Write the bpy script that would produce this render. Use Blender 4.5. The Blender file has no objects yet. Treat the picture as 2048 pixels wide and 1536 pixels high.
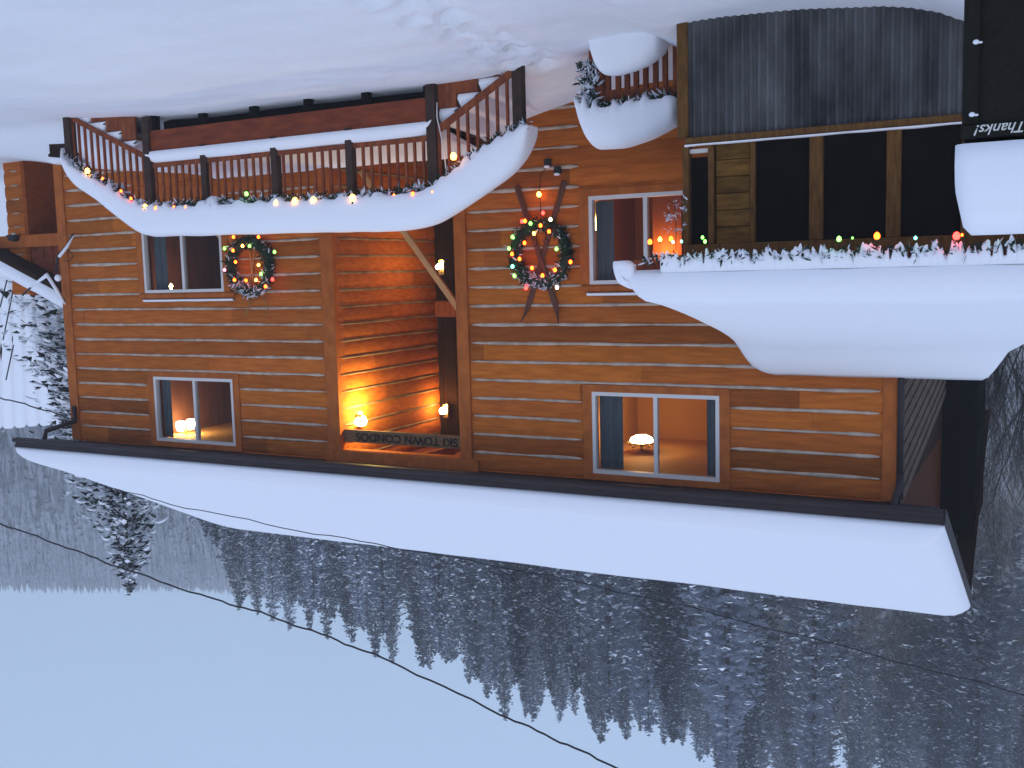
import bpy, math, random
from mathutils import Vector, Matrix, noise

# ------------------------------------------------------------------ camera
F = 2050.0                                   # focal length in pixels of the 2048 px wide photograph
vX = Vector((3900, 120, F)).normalized()     # the house's own axes seen from the camera (right, down, forward)
a_ = (F*F-120*19000)/3900
vZ = Vector((-a_, -19000, F)).normalized()
vZ = (vZ-vX*vX.dot(vZ)).normalized()
vY = vZ.cross(vX)
CAM = Vector((0, -14, 0))
def w_(c): return Vector((vX.dot(c), vY.dot(c), vZ.dot(c)))
def ray(x, y): return w_(Vector((-(x-1024), -(y-768), F)))
def at(x, y, Y=0.0):                         # the point of the vertical plane at depth Y seen at a photo pixel
    r = ray(x, y); return CAM+r*((Y-CAM.y)/r.y)
def far(x, y, dist):                         # a point at a horizontal distance
    r = ray(x, y); return CAM+r*(dist/math.hypot(r.x, r.y))
scn = bpy.context.scene
cd = bpy.data.cameras.new('camera'); cam = bpy.data.objects.new('camera', cd)
scn.collection.objects.link(cam)
cx_, cy_, cz_ = w_(Vector((-1, 0, 0))), w_(Vector((0, 1, 0))), w_(Vector((0, 0, -1)))   # the camera is held upside down
cam.matrix_world = Matrix(((cx_.x, cy_.x, cz_.x, CAM.x), (cx_.y, cy_.y, cz_.y, CAM.y), (cx_.z, cy_.z, cz_.z, CAM.z), (0, 0, 0, 1)))
cd.sensor_width = 36; cd.lens = F/2048*36; cd.clip_end = 3000; cd.clip_start = .05
scn.camera = cam

# ------------------------------------------------------------------ sky, sun, exposure
SUN_EL, SUN_ROT = math.radians(38), math.radians(205)
world = bpy.data.worlds.new('World'); scn.world = world; world.use_nodes = True
nt = world.node_tree; nt.nodes.clear()
def N(t, **k):
    n = nt.nodes.new(t)
    for a, b in k.items(): setattr(n, a, b)
    return n
out = N('ShaderNodeOutputWorld'); bg = N('ShaderNodeBackground'); sky = N('ShaderNodeTexSky')
sky.sky_type = 'NISHITA'; sky.sun_disc = False; sky.sun_elevation = SUN_EL; sky.sun_rotation = SUN_ROT
sky.air_density = 1.5; sky.dust_density = 3; sky.ozone_density = 2
tc = N('ShaderNodeTexCoord'); sp = N('ShaderNodeSeparateXYZ'); mr = N('ShaderNodeMapRange')
mr.inputs['From Min'].default_value = 0.0; mr.inputs['From Max'].default_value = 1
cr = N('ShaderNodeMixRGB'); cr.inputs[1].default_value = (3.7, 5.45, 8.0, 1); cr.inputs[2].default_value = (6.2, 7.8, 11.2, 1)
nz = N('ShaderNodeTexNoise'); nz.inputs['Scale'].default_value = 1.6; nz.inputs['Detail'].default_value = 3
cl = N('ShaderNodeMixRGB', blend_type='MULTIPLY'); cl.inputs[0].default_value = .2
mx = N('ShaderNodeMixRGB'); mx.inputs[0].default_value = .90
L = nt.links.new
L(tc.outputs['Generated'], sp.inputs[0]); L(sp.outputs['Z'], mr.inputs['Value']); L(mr.outputs[0], cr.inputs[0])
L(tc.outputs['Generated'], nz.inputs['Vector']); L(cr.outputs[0], cl.inputs[1]); L(nz.outputs['Fac'], cl.inputs[2])
L(sky.outputs[0], mx.inputs[1]); L(cl.outputs[0], mx.inputs[2]); L(mx.outputs[0], bg.inputs['Color'])
bg.inputs['Strength'].default_value = .1; L(bg.outputs[0], out.inputs[0])
sl = bpy.data.lights.new('sun', 'SUN'); sl.energy = .5; sl.angle = math.radians(25); sl.color = (1, .93, .9)
so = bpy.data.objects.new('sun', sl); scn.collection.objects.link(so)
d = Vector((math.sin(SUN_ROT)*math.cos(SUN_EL), math.cos(SUN_ROT)*math.cos(SUN_EL), math.sin(SUN_EL)))
so.rotation_euler = (-d).to_track_quat('-Z', 'Y').to_euler()
scn.view_settings.view_transform = 'Standard'; scn.view_settings.look = 'None'
scn.view_settings.exposure = .11; scn.view_settings.gamma = 1
scn.render.engine = 'CYCLES'; scn.cycles.volume_bounces = 6; scn.cycles.max_bounces = 12

# ------------------------------------------------------------------ helpers
rnd = random.Random(7)
COL = scn.collection
def mat(name, color, rough=.8, var=0, vscale=3, stretch=(1, 1, 1), color2=None, bump=0, bscale=20, metal=0, emit=None, estr=0, attr=False, spec=.3, detail=5):
    m = bpy.data.materials.new(name); m.use_nodes = True; t = m.node_tree; b = t.nodes['Principled BSDF']
    b.inputs['Roughness'].default_value = rough; b.inputs['Metallic'].default_value = metal
    b.inputs['Specular IOR Level'].default_value = spec
    b.inputs['Base Color'].default_value = (*color, 1)
    tcx = t.nodes.new('ShaderNodeTexCoord'); mp = t.nodes.new('ShaderNodeMapping'); mp.inputs['Scale'].default_value = stretch
    t.links.new(tcx.outputs['Object'], mp.inputs[0])
    last = None
    if var or color2:
        n = t.nodes.new('ShaderNodeTexNoise'); n.inputs['Scale'].default_value = vscale; n.inputs['Detail'].default_value = detail
        t.links.new(mp.outputs[0], n.inputs['Vector'])
        r = t.nodes.new('ShaderNodeValToRGB'); r.color_ramp.elements[0].position = .33; r.color_ramp.elements[1].position = .67
        c2 = color2 or tuple(c*(1-var) for c in color)
        r.color_ramp.elements[0].color = (*c2, 1); r.color_ramp.elements[1].color = (*color, 1)
        t.links.new(n.outputs['Fac'], r.inputs[0]); last = r.outputs[0]
    if attr:
        a = t.nodes.new('ShaderNodeAttribute'); a.attribute_name = 'tone'
        mm = t.nodes.new('ShaderNodeMixRGB'); mm.blend_type = 'MULTIPLY'; mm.inputs[0].default_value = 1
        if last: t.links.new(last, mm.inputs[1])
        else: mm.inputs[1].default_value = (*color, 1)
        t.links.new(a.outputs['Color'], mm.inputs[2]); last = mm.outputs[0]
    if last: t.links.new(last, b.inputs['Base Color'])
    if bump:
        n2 = t.nodes.new('ShaderNodeTexNoise'); n2.inputs['Scale'].default_value = bscale; n2.inputs['Detail'].default_value = 4
        t.links.new(mp.outputs[0], n2.inputs['Vector'])
        bp = t.nodes.new('ShaderNodeBump'); bp.inputs['Strength'].default_value = bump; bp.inputs['Distance'].default_value = .02
        t.links.new(n2.outputs['Fac'], bp.inputs['Height']); t.links.new(bp.outputs[0], b.inputs['Normal'])
    if emit:
        b.inputs['Emission Color'].default_value = (*emit, 1); b.inputs['Emission Strength'].default_value = estr
    return m
def frost_mat(name, dark, dark2, snow=(.80, .84, .90), lo=.25, hi=.6, nscale=1.2, amount=.5):
    m = bpy.data.materials.new(name); m.use_nodes = True; t = m.node_tree; b = t.nodes['Principled BSDF']
    b.inputs['Roughness'].default_value = .9; b.inputs['Specular IOR Level'].default_value = .1
    g = t.nodes.new('ShaderNodeNewGeometry'); s = t.nodes.new('ShaderNodeSeparateXYZ'); t.links.new(g.outputs['Normal'], s.inputs[0])
    n = t.nodes.new('ShaderNodeTexNoise'); n.inputs['Scale'].default_value = nscale; n.inputs['Detail'].default_value = 3
    tcx = t.nodes.new('ShaderNodeTexCoord'); t.links.new(tcx.outputs['Object'], n.inputs['Vector'])
    ad = t.nodes.new('ShaderNodeMath'); ad.operation = 'MULTIPLY_ADD'; t.links.new(n.outputs['Fac'], ad.inputs[0]); ad.inputs[1].default_value = 1.2; ad.inputs[2].default_value = amount-1.0
    a2 = t.nodes.new('ShaderNodeMath'); t.links.new(s.outputs['Z'], a2.inputs[0]); t.links.new(ad.outputs[0], a2.inputs[1])
    r = t.nodes.new('ShaderNodeMapRange'); r.inputs['From Min'].default_value = lo; r.inputs['From Max'].default_value = hi
    t.links.new(a2.outputs[0], r.inputs['Value'])
    r2 = t.nodes.new('ShaderNodeMixRGB'); r2.inputs[1].default_value = (*dark, 1); r2.inputs[2].default_value = (*dark2, 1); t.links.new(n.outputs['Fac'], r2.inputs[0])
    mm = t.nodes.new('ShaderNodeMixRGB'); t.links.new(r.outputs[0], mm.inputs[0]); t.links.new(r2.outputs[0], mm.inputs[1]); mm.inputs[2].default_value = (*snow, 1)
    oi = t.nodes.new('ShaderNodeObjectInfo'); mr_ = t.nodes.new('ShaderNodeMapRange'); mr_.inputs['To Min'].default_value = .48; mr_.inputs['To Max'].default_value = 1.45; t.links.new(oi.outputs['Random'], mr_.inputs['Value'])
    mu = t.nodes.new('ShaderNodeVectorMath'); mu.operation = 'SCALE'; t.links.new(mm.outputs[0], mu.inputs[0]); t.links.new(mr_.outputs[0], mu.inputs['Scale'])
    t.links.new(mu.outputs[0], b.inputs['Base Color'])
    return m
M = {}
M['snow'] = mat('snow', (.87, .88, .93), .75, bump=.12, bscale=14, spec=.2)
M['ground_snow'] = mat('ground_snow', (.85, .87, .93), .8, var=.05, vscale=.7, bump=.9, bscale=3.4, spec=.15)
M['wood'] = mat('stained_wood', (.50, .140, .023), .8, color2=(.35, .092, .014), vscale=3.0, stretch=(.8, 2, 7), bump=.25, bscale=12, attr=True, spec=.08)
M['trim'] = mat('trim_wood', (.43, .122, .026), .75, spec=.08, color2=(.31, .085, .02), vscale=4, stretch=(2, 2, 1.2), bump=.1)
M['chink_in'] = mat('shaded_chinking', (.30, .19, .11), .9, color2=(.16, .09, .05), vscale=3, bump=.35, bscale=30)  # chinking colour darkened to give the stairway recess its shade
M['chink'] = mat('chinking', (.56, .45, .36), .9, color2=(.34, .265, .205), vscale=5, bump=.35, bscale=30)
M['deck_wood'] = mat('deck_wood', (.27, .078, .028), .8, spec=.08, color2=(.15, .04, .022), vscale=5, stretch=(3, 3, 1), bump=.1)
M['post_dark'] = mat('dark_post_wood', (.06, .036, .028), .8, spec=.1, var=.35, vscale=6, bump=.15)
M['porch_wood'] = mat('porch_wood', (.19, .095, .022), .85, spec=.05, color2=(.095, .045, .012), vscale=4, stretch=(1.2, 1.2, 5), bump=.2, attr=True)  # timber colour kept dark for the shade under the porch overhang
M['post_wood'] = mat('porch_post_wood', (.16, .078, .024), .85, spec=.05, color2=(.09, .042, .014), vscale=6, stretch=(5, 5, 1), bump=.2)  # posts likewise carry the overhang shade in their colour
M['board_red'] = mat('reddish_board', (.24, .058, .024), .8, spec=.06, color2=(.14, .035, .02), vscale=2.5, stretch=(1, 2, 5), bump=.15)
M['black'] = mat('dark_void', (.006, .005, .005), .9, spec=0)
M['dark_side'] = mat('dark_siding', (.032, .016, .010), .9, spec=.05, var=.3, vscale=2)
M['shingle'] = mat('shingles', (.15, .108, .083), .9, spec=.05, var=.35, vscale=5, bump=.3, bscale=20)
M['fascia'] = mat('fascia_metal', (.038, .028, .030), .6, spec=.15, var=.2, vscale=2)
M['metal'] = mat('galvanised_sheet', (.150, .150, .155), .65, color2=(.040, .040, .043), spec=.1, vscale=1.3, stretch=(2, 1, .8), metal=.25, bump=.1, bscale=9)
M['frame'] = mat('window_vinyl', (.62, .60, .58), .5)
M['sillsnow'] = mat('window_sill_snow', (.85, .86, .9), .8)
M['screen'] = mat('insect_screen', (.009, .007, .006), .7, var=.3, vscale=2, spec=0)
M['curtain'] = mat('curtain', (.11, .13, .145), .9, var=.3, vscale=6, stretch=(6, 6, .4))
M['room'] = mat('room_plaster', (.40, .175, .035), .8, var=.12, vscale=1)
M['ceiling'] = mat('room_ceiling', (.60, .30, .09), .8)
M['roomdark'] = mat('room_panelling', (.20, .075, .035), .7, var=.3, vscale=2, stretch=(4, 4, .5))
M['brass'] = mat('brass', (.5, .33, .12), .35, metal=.8)
M['lampglass'] = mat('lamp_glass', (.9, .8, .6), .5, emit=(1, .72, .30), estr=14)
M['bulbwarm'] = mat('bulb_glass', (.9, .8, .6), .5, emit=(1, .80, .42), estr=40)
M['wire'] = mat('black_cable', (.018, .018, .022), .6)
M['needle'] = mat('garland_needles', (.018, .045, .022), .9, color2=(.008, .02, .012), vscale=8)
M['needlesnow'] = mat('frosted_needles', (.62, .66, .74), .9)
M['ski'] = mat('ski_wood', (.11, .036, .017), .45, var=.3, vscale=5, stretch=(6, 6, 1))
M['sign'] = mat('sign_board', (.21, .115, .05), .85, color2=(.13, .065, .03), vscale=4, stretch=(1, 1, 6))
M['ink'] = mat('sign_lettering', (.02, .012, .01), .8)
M['bin'] = mat('bin_plastic', (.017, .016, .013), .75, spec=.1, var=.3, vscale=40, bump=.35, bscale=160)
M['white'] = mat('white_print', (.62, .62, .58), .7)
M['bark'] = mat('bark', (.10, .075, .06), .9, var=.4, vscale=6, bump=.3)
M['dark_twig'] = mat('dark_twigs', (.035, .030, .028), .9, color2=(.02, .018, .018), vscale=4, spec=.05)
M['twig'] = frost_mat('bare_twigs', (.075, .065, .06), (.15, .13, .12), lo=.55, hi=.95, amount=.45)
M['aspen'] = frost_mat('pale_bark', (.20, .18, .165), (.36, .33, .31), lo=.5, hi=.9, amount=.5)
M['conifer'] = frost_mat('conifer_needles', (.10, .115, .150), (.215, .232, .275), lo=.10, hi=.9, nscale=.8, amount=.42)  # needle colour paled for haze, besides the frost
M['conifer2'] = frost_mat('frosted_hazed_conifer_needles', (.14, .155, .195), (.27, .285, .33), lo=.1, hi=.95, nscale=.8, amount=.50)  # frostier needles with the same haze paling in the colour
M['far_conifer'] = frost_mat('distant_frosted_hazed_needles', (.25, .27, .31), (.35, .37, .41), snow=(.42, .45, .50), lo=.1, hi=.9, nscale=.06, amount=.45)  # ridge haze painted in as pale, low-contrast needle colour
M['mid_conifer'] = frost_mat('misty_needles', (.12, .135, .165), (.22, .24, .27), snow=(.5, .53, .58), lo=.1, hi=.9, nscale=.1, amount=.42)  # mid-distance mist put into the needle colour
M['tuft'] = mat('frost_tufts', (.55, .58, .64), .9, color2=(.32, .34, .39), vscale=3)
M['spruce'] = frost_mat('snowy_spruce_needles', (.014, .022, .018), (.035, .045, .036), lo=.2, hi=.45, nscale=2.2, amount=.55)
M['hill'] = mat('hill_brush', (.42, .43, .46), .95, color2=(.17, .17, .18), vscale=.10, stretch=(1, 1, .35), bump=.5, bscale=1, detail=9)  # brush colour paled so the gaps between crowns look misty
M['concrete'] = mat('grey_siding', (.2, .2, .21), .9)
M['pine_board'] = mat('pale_beam', (.55, .27, .10), .6, var=.2, vscale=5)
M['ribbon'] = mat('dull_ribbon', (.32, .17, .05), .7)
M['yellow'] = mat('yellow_note', (.75, .55, .10), .7)

class MB:
    def __init__(s): s.v = []; s.f = []; s.m = []; s.sm = []; s.tone = []
    def add(s, vs, fs, mi=0, smooth=False, tone=(1, 1, 1)):
        o = len(s.v); s.v += [tuple(v) for v in vs]
        for f in fs: s.f.append(tuple(i+o for i in f)); s.m.append(mi); s.sm.append(smooth); s.tone.append(tone)
    def box(s, x0, x1, y0, y1, z0, z1, mi=0, tone=(1, 1, 1), bev=0):
        if bev:
            b = bev; vs = []; 
            for z, i in ((z0, b), (z0+b, 0), (z1-b, 0), (z1, b)):
                q = b*.6
                for (px, py) in ((x0+q+i, y0+i), (x1-q-i, y0+i), (x1-i, y0+q+i), (x1-i, y1-q-i), (x1-q-i, y1-i), (x0+q+i, y1-i), (x0+i, y1-q-i), (x0+i, y0+q+i)): vs.append((px, py, z))
            fs = [tuple(range(7, -1, -1)), tuple(range(24, 32))]
            for r in range(3):
                for k in range(8): fs.append((r*8+k, r*8+(k+1) % 8, (r+1)*8+(k+1) % 8, (r+1)*8+k))
            s.add(vs, fs, mi, False, tone); return
        vs = [(x0, y0, z0), (x1, y0, z0), (x1, y1, z0), (x0, y1, z0), (x0, y0, z1), (x1, y0, z1), (x1, y1, z1), (x0, y1, z1)]
        s.add(vs, [(3, 2, 1, 0), (4, 5, 6, 7), (0, 1, 5, 4), (1, 2, 6, 5), (2, 3, 7, 6), (3, 0, 4, 7)], mi, False, tone)
    def bar(s, p, q, w, h, mi=0, up=(0, 0, 1), tone=(1, 1, 1)):
        p, q = Vector(p), Vector(q); dd = (q-p).normalized(); u = Vector(up); sd = dd.cross(u)
        if sd.length < 1e-4: sd = dd.cross(Vector((0, 1, 0)))
        sd.normalize(); u = sd.cross(dd); vs = []
        for c in (p, q):
            for a, b in ((-1, -1), (1, -1), (1, 1), (-1, 1)): vs.append(c+sd*a*w/2+u*b*h/2)
        s.add(vs, [(3, 2, 1, 0), (4, 5, 6, 7), (0, 1, 5, 4), (1, 2, 6, 5), (2, 3, 7, 6), (3, 0, 4, 7)], mi, False, tone)
    def tube(s, pts, rs, n=8, mi=0, caps=True, closed=False):
        pts = [Vector(p) for p in pts]; k = len(pts)
        if not hasattr(rs, '__len__'): rs = [rs]*k
        vs = []; fs = []; ref = None
        for i, p in enumerate(pts):
            a = pts[(i-1) % k] if (i or closed) else p; b = pts[(i+1) % k] if (i < k-1 or closed) else p
            dd = (b-a).normalized()
            if ref is None: ref = dd.orthogonal().normalized()
            u = (ref-dd*ref.dot(dd)); u = u.normalized() if u.length > 1e-5 else dd.orthogonal().normalized(); ref = u
            w = dd.cross(u)
            for j in range(n):
                t = 2*math.pi*j/n; vs.append(p+(u*math.cos(t)+w*math.sin(t))*rs[i])
        for i in range(k if closed else k-1):
            for j in range(n): fs.append((i*n+j, i*n+(j+1) % n, ((i+1) % k)*n+(j+1) % n, ((i+1) % k)*n+j))
        if caps and not closed: fs += [tuple(range(n-1, -1, -1)), tuple((k-1)*n+j for j in range(n))]
        s.add(vs, fs, mi, n > 4)
    def lathe(s, c, prof, n=16, mi=0):
        c = Vector(c); vs = []; fs = []
        for r, z in prof:
            for j in range(n): t = 2*math.pi*j/n; vs.append(c+Vector((math.cos(t)*r, math.sin(t)*r, z)))
        for i in range(len(prof)-1):
            for j in range(n): fs.append((i*n+j, i*n+(j+1) % n, (i+1)*n+(j+1) % n, (i+1)*n+j))
        s.add(vs, fs, mi, True)
    def ball(s, c, r, n=10, mi=0, sz=1.0):
        k = n//2
        s.lathe(c, [(max(1e-4, r*math.sin(math.pi*i/k)), -r*sz*math.cos(math.pi*i/k)) for i in range(k+1)], n, mi)
    def grid(s, rows, mi=0, smooth=True, close=False):
        n = len(rows[0]); vs = [p for r in rows for p in r]; fs = []
        for i in range(len(rows)-1):
            for j in range(n-1 + (1 if close else 0)): fs.append((i*n+j, i*n+(j+1) % n, (i+1)*n+(j+1) % n, (i+1)*n+j))
        s.add(vs, fs, mi, smooth)
    def prism(s, poly, y0, y1, mi=0):     # poly of (x,z) extruded along Y
        n = len(poly); vs = [(x, y0, z) for x, z in poly]+[(x, y1, z) for x, z in poly]
        s.add(vs, [tuple(range(n)), tuple(range(2*n-1, n-1, -1))]+[(i, i+n, (i+1) % n+n, (i+1) % n) for i in range(n)], mi)
    def build(s, name, mats, parent=None, attr=False):
        me = bpy.data.meshes.new(name); me.from_pydata(s.v, [], s.f)
        if not isinstance(mats, (list, tuple)): mats = [mats]
        for m in mats: me.materials.append(m)
        me.polygons.foreach_set('material_index', s.m); me.polygons.foreach_set('use_smooth', s.sm)
        ca = me.color_attributes.new('tone', 'FLOAT_COLOR', 'CORNER') if attr else None
        if ca:
            buf = []
            for p, t in zip(me.polygons, s.tone): buf += [*t, 1.0]*p.loop_total
            ca.data.foreach_set('color', buf)
        me.update()
        o = bpy.data.objects.new(name, me); COL.objects.link(o)
        if parent: 
            o.parent = parent; o.matrix_parent_inverse = Matrix.Translation(-parent.location)
        return o
def tag(o, label=None, cat=None, group=None, kind=None):
    if label: o['label'] = label
    if cat: o['category'] = cat
    if group: o['group'] = group
    if kind: o['kind'] = kind
    return o
def thing(name, label, cat, loc=(0, 0, 0), group=None):
    o = bpy.data.objects.new(name, None); COL.objects.link(o); o.location = loc; o.empty_display_size = .1
    return tag(o, label, cat, group)
def point(loc, energy, color=(1, .62, .25), r=.05, name='lamp_light'):
    l = bpy.data.lights.new(name, 'POINT'); l.energy = energy; l.color = color; l.shadow_soft_size = r
    o = bpy.data.objects.new(name, l); COL.objects.link(o); o.location = loc; return o
def nz3(x, y, z): return noise.noise(Vector((x, y, z)))

hm = M['hill'].node_tree; hb = hm.nodes['Principled BSDF']; src = hb.inputs['Base Color'].links[0].from_socket
hg = hm.nodes.new('ShaderNodeNewGeometry'); hs = hm.nodes.new('ShaderNodeSeparateXYZ'); hm.links.new(hg.outputs['Position'], hs.inputs[0])
hr = hm.nodes.new('ShaderNodeMapRange'); hr.inputs['From Min'].default_value = 9; hr.inputs['From Max'].default_value = 17
hn = hm.nodes.new('ShaderNodeTexNoise'); hn.inputs['Scale'].default_value = .35; hn.inputs['Detail'].default_value = 6
hmx = hm.nodes.new('ShaderNodeMath'); hmx.operation = 'MULTIPLY_ADD'; hm.links.new(hn.outputs['Fac'], hmx.inputs[0]); hmx.inputs[1].default_value = 14; hm.links.new(hs.outputs['Z'], hmx.inputs[2])
hs2 = hm.nodes.new('ShaderNodeMath'); hs2.operation = 'SUBTRACT'; hm.links.new(hmx.outputs[0], hs2.inputs[0]); hs2.inputs[1].default_value = 7; hm.links.new(hs2.outputs[0], hr.inputs['Value'])
hx = hm.nodes.new('ShaderNodeMixRGB'); hm.links.new(hr.outputs[0], hx.inputs[0]); hx.inputs[1].default_value = (.72, .75, .80, 1); hm.links.new(src, hx.inputs[2]); hm.links.new(hx.outputs[0], hb.inputs['Base Color'])
# ------------------------------------------------------------------ ground
def interp(pts, x):
    if x <= pts[0][0]: return pts[0][1]
    for (a, b), (c, e) in zip(pts, pts[1:]):
        if x <= c: return b+(e-b)*(x-a)/(c-a)
    return pts[-1][1]
rp = random.Random(3)
PITS = []
for k in range(46):
    yy = -11+k*.21; xx = 5.95+(yy+3)*.09+(.17 if k % 2 else -.17)+rp.uniform(-.16, .16); PITS.append((xx, yy, rp.uniform(.10, .17), rp.uniform(.06, .13)))
for k in range(26): PITS.append((6.2+k*.30+rp.uniform(-.1, .1), -2.35-.03*k+rp.uniform(-.2, .2), rp.uniform(.10, .15), rp.uniform(.02, .04)))
PG = sorted((at(x_, y_, -3.66).x, at(x_, y_, -3.66).z) for x_, y_ in ((1345, 50), (1420, 36), (1600, 20), (1790, 8), (1880, 22), (1930, 42), (2200, 10)))
def gz(x, y):                                  # ground height around the house (camera is at z = 0)
    z = interp([(2, -2.86), (6, -2.66), (12, -2.64), (15, -2.84), (20, -2.95)], x)
    if x < 4.4 and y > -7:
        zp = interp(PG, x); t = min(1, (y+7)/2.6)*min(1, (4.4-x)/.8); z += (zp-z)*t*t*(3-2*t)
    q = math.hypot(x-.1, (y+9.5)*1.1); z += (-1.10-z)*math.exp(-(q/.85)**4)*.98
    if y > -1.5 and x > 4:
        zf = interp([(4.5, -2.6), (5.8, -2.55), (6.4, -2.42), (7.0, -2.27), (7.9, -1.85), (8.6, -1.8), (13.5, -1.9), (15, -2.05), (17.3, -2.36), (19, -2.6)], x)
        if 7.7 < x < 13.1: zf = min(zf, -2.4)
        t = min(1, (y+1.5)/1.35); z += (zf-z)*t*t*(3-2*t)
    z += .04*nz3(x*.35, y*.5, 1.3)+.015*nz3(x*1.1, y*1.6, 4)
    if y < -4: z += -.12*min(1, (-4-y)/3)
    p = abs((x-5.95)-(y+3)*.09); z -= .10*math.exp(-(p/.42)**2)*(1 if y < -1.6 else 0)*(.8+1.3*nz3(x*4, y*4, 2))
    if 4 < x < 15:
        for a, b, r_, h_ in PITS:
            q2 = ((x-a)**2+(y-b)**2)/(r_*r_)
            if q2 < 9: z += -h_*math.exp(-q2)+.35*h_*math.exp(-(math.sqrt(q2)-1.5)**2*3)
    z += .02*nz3(x*.9+y*.5, y*2.2, 8)*(1 if y < -1.7 else .3)
    return z
S_PTS = [(-400, 1160), (0, 870), (120, 900), (300, 1010), (430, 1150), (510, 1210), (600, 1250), (760, 1300), (860, 1335), (1000, 1420), (1200, 1460), (1400, 1520), (1480, 1600), (1600, 1640), (2048, 1690), (3000, 1600)]
def pxof(x, y):                                # photo column of a direction
    v = Vector((x, y, 0))-CAM; v.z = 0; c = vX*v.x+vY*v.y
    if c.z <= 1: return 3000 if c.x < 0 else -400
    return max(-400, min(3000, 1024-F*c.x/c.z))
RC, RF = 130.0, 400.0
def hillz(x, y):
    dx, dy = x, y+14; r = math.hypot(dx, dy); px = pxof(x, y)
    if dy < 0 and abs(dx) < 500: edge = max(0, 1+dy/60)
    else: edge = 1
    top = far(px, interp(S_PTS, px), RC).z-17
    topf = far(px, 1165, RF).z-10 if px < 700 else far(700, 1165, RF).z-10
    base = -2.6
    if r < 34: z = base
    elif r < RC: t = (r-34)/(RC-34); z = base+(top-base)*(t*.75+.25*t*t)
    elif r < RF: t = (r-RC)/(RF-RC); z = top+(topf-top)*(t*t*(3-2*t))
    else: z = topf-(r-RF)*.1
    z = base+(z-base)*edge
    if r > 34: z += 2.0*nz3(x*.02, y*.02, 3)*min(1, (r-34)/40)*edge
    return z
mb = MB()
xs = [-600, -300, -120, -60, -30]+[-14+i*.25 for i in range(0, 74)]+[4.5+i*.09 for i in range(0, 50)]+[9+i*.25 for i in range(0, 69)]+[30, 34, 45, 60, 100, 200, 400, 700]
ys = [-600, -300, -120, -60, -30, -20]+[-14+i*.125 for i in range(0, 121)]+[1.6, 2.5, 4, 6, 9, 13, 18, 22]
rows = [[(x, y, gz(max(-14, min(x, 30)), max(-14, min(y, 2)))) for x in xs] for y in ys]
mb.grid(rows)
tag(mb.build('ground', M['ground_snow']), kind='structure', label='soft trodden snow covering the ground before the lodge')
mb = MB(); rows = []
for r in [19.9, 26, 30, 34, 38, 44, 50, 58, 66, 74, 82, 90, 98, 106, 114, 122, 130, 140, 155, 175, 200, 230, 260, 300, 340, 370, 400, 440, 520, 700]:
    row = []
    for k in range(0, 121):
        a = math.radians(-75+k*1.5+90-15*0)      # sweep round the view direction
        x = math.cos(a)*r; y = -14+math.sin(a)*r
        z = hillz(x, y)
        if y < 22 and r < 60: z = min(z, -2.95)
        row.append((x, y, z-.02))
    rows.append(row)
mb.grid(rows)
tag(mb.build('hillside', M['hill']), kind='structure', label='steep brush-covered hillside rising behind the lodge')

# ------------------------------------------------------------------ the lodge
lodge = thing('ski_lodge', 'long two-storey orange log-sided lodge with pale chinking, snow on its roof and an open stairway', 'building', (9.5, 0, -2.6))
ZR = [.783+.29*k for k in range(-12, 9)]
BLK = [(1.735, 1.94, -9, 9), (17.2, 17.44, -9, 9), (8.13, 10.98, -9, 9),
       (3.97, 6.19, 1.70, 9), (12.98, 15.24, 1.70, 9), (3.97, 6.17, -9, .31), (13.02, 15.30, -9, .31)]
HOLES = [(8.30, 10.75, -9, 2.93), (4.13, 6.03, 1.81, 2.99), (13.14, 15.07, 1.81, 2.99), (4.13, 6.03, -1.06, .165), (13.2, 15.15, -1.06, .165)]
def cut(a, b, z0, z1, blocks):
    iv = [(a, b)]
    for x0, x1, y0, y1 in blocks:
        if z1 <= y0 or z0 >= y1: continue
        nv = []
        for s, e in iv:
            if x1 <= s or x0 >= e: nv.append((s, e)); continue
            if s < x0: nv.append((s, x0))
            if x1 < e: nv.append((x1, e))
        iv = nv
    return [i for i in iv if i[1]-i[0] > .02]
def tone():
    v = rnd.uniform(.80, 1.14) if rnd.random() < .82 else rnd.uniform(.55, .75); h = rnd.uniform(-.06, .06)
    return (v*(1+h*.4), v*(1+h), v*(1-h))
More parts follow.
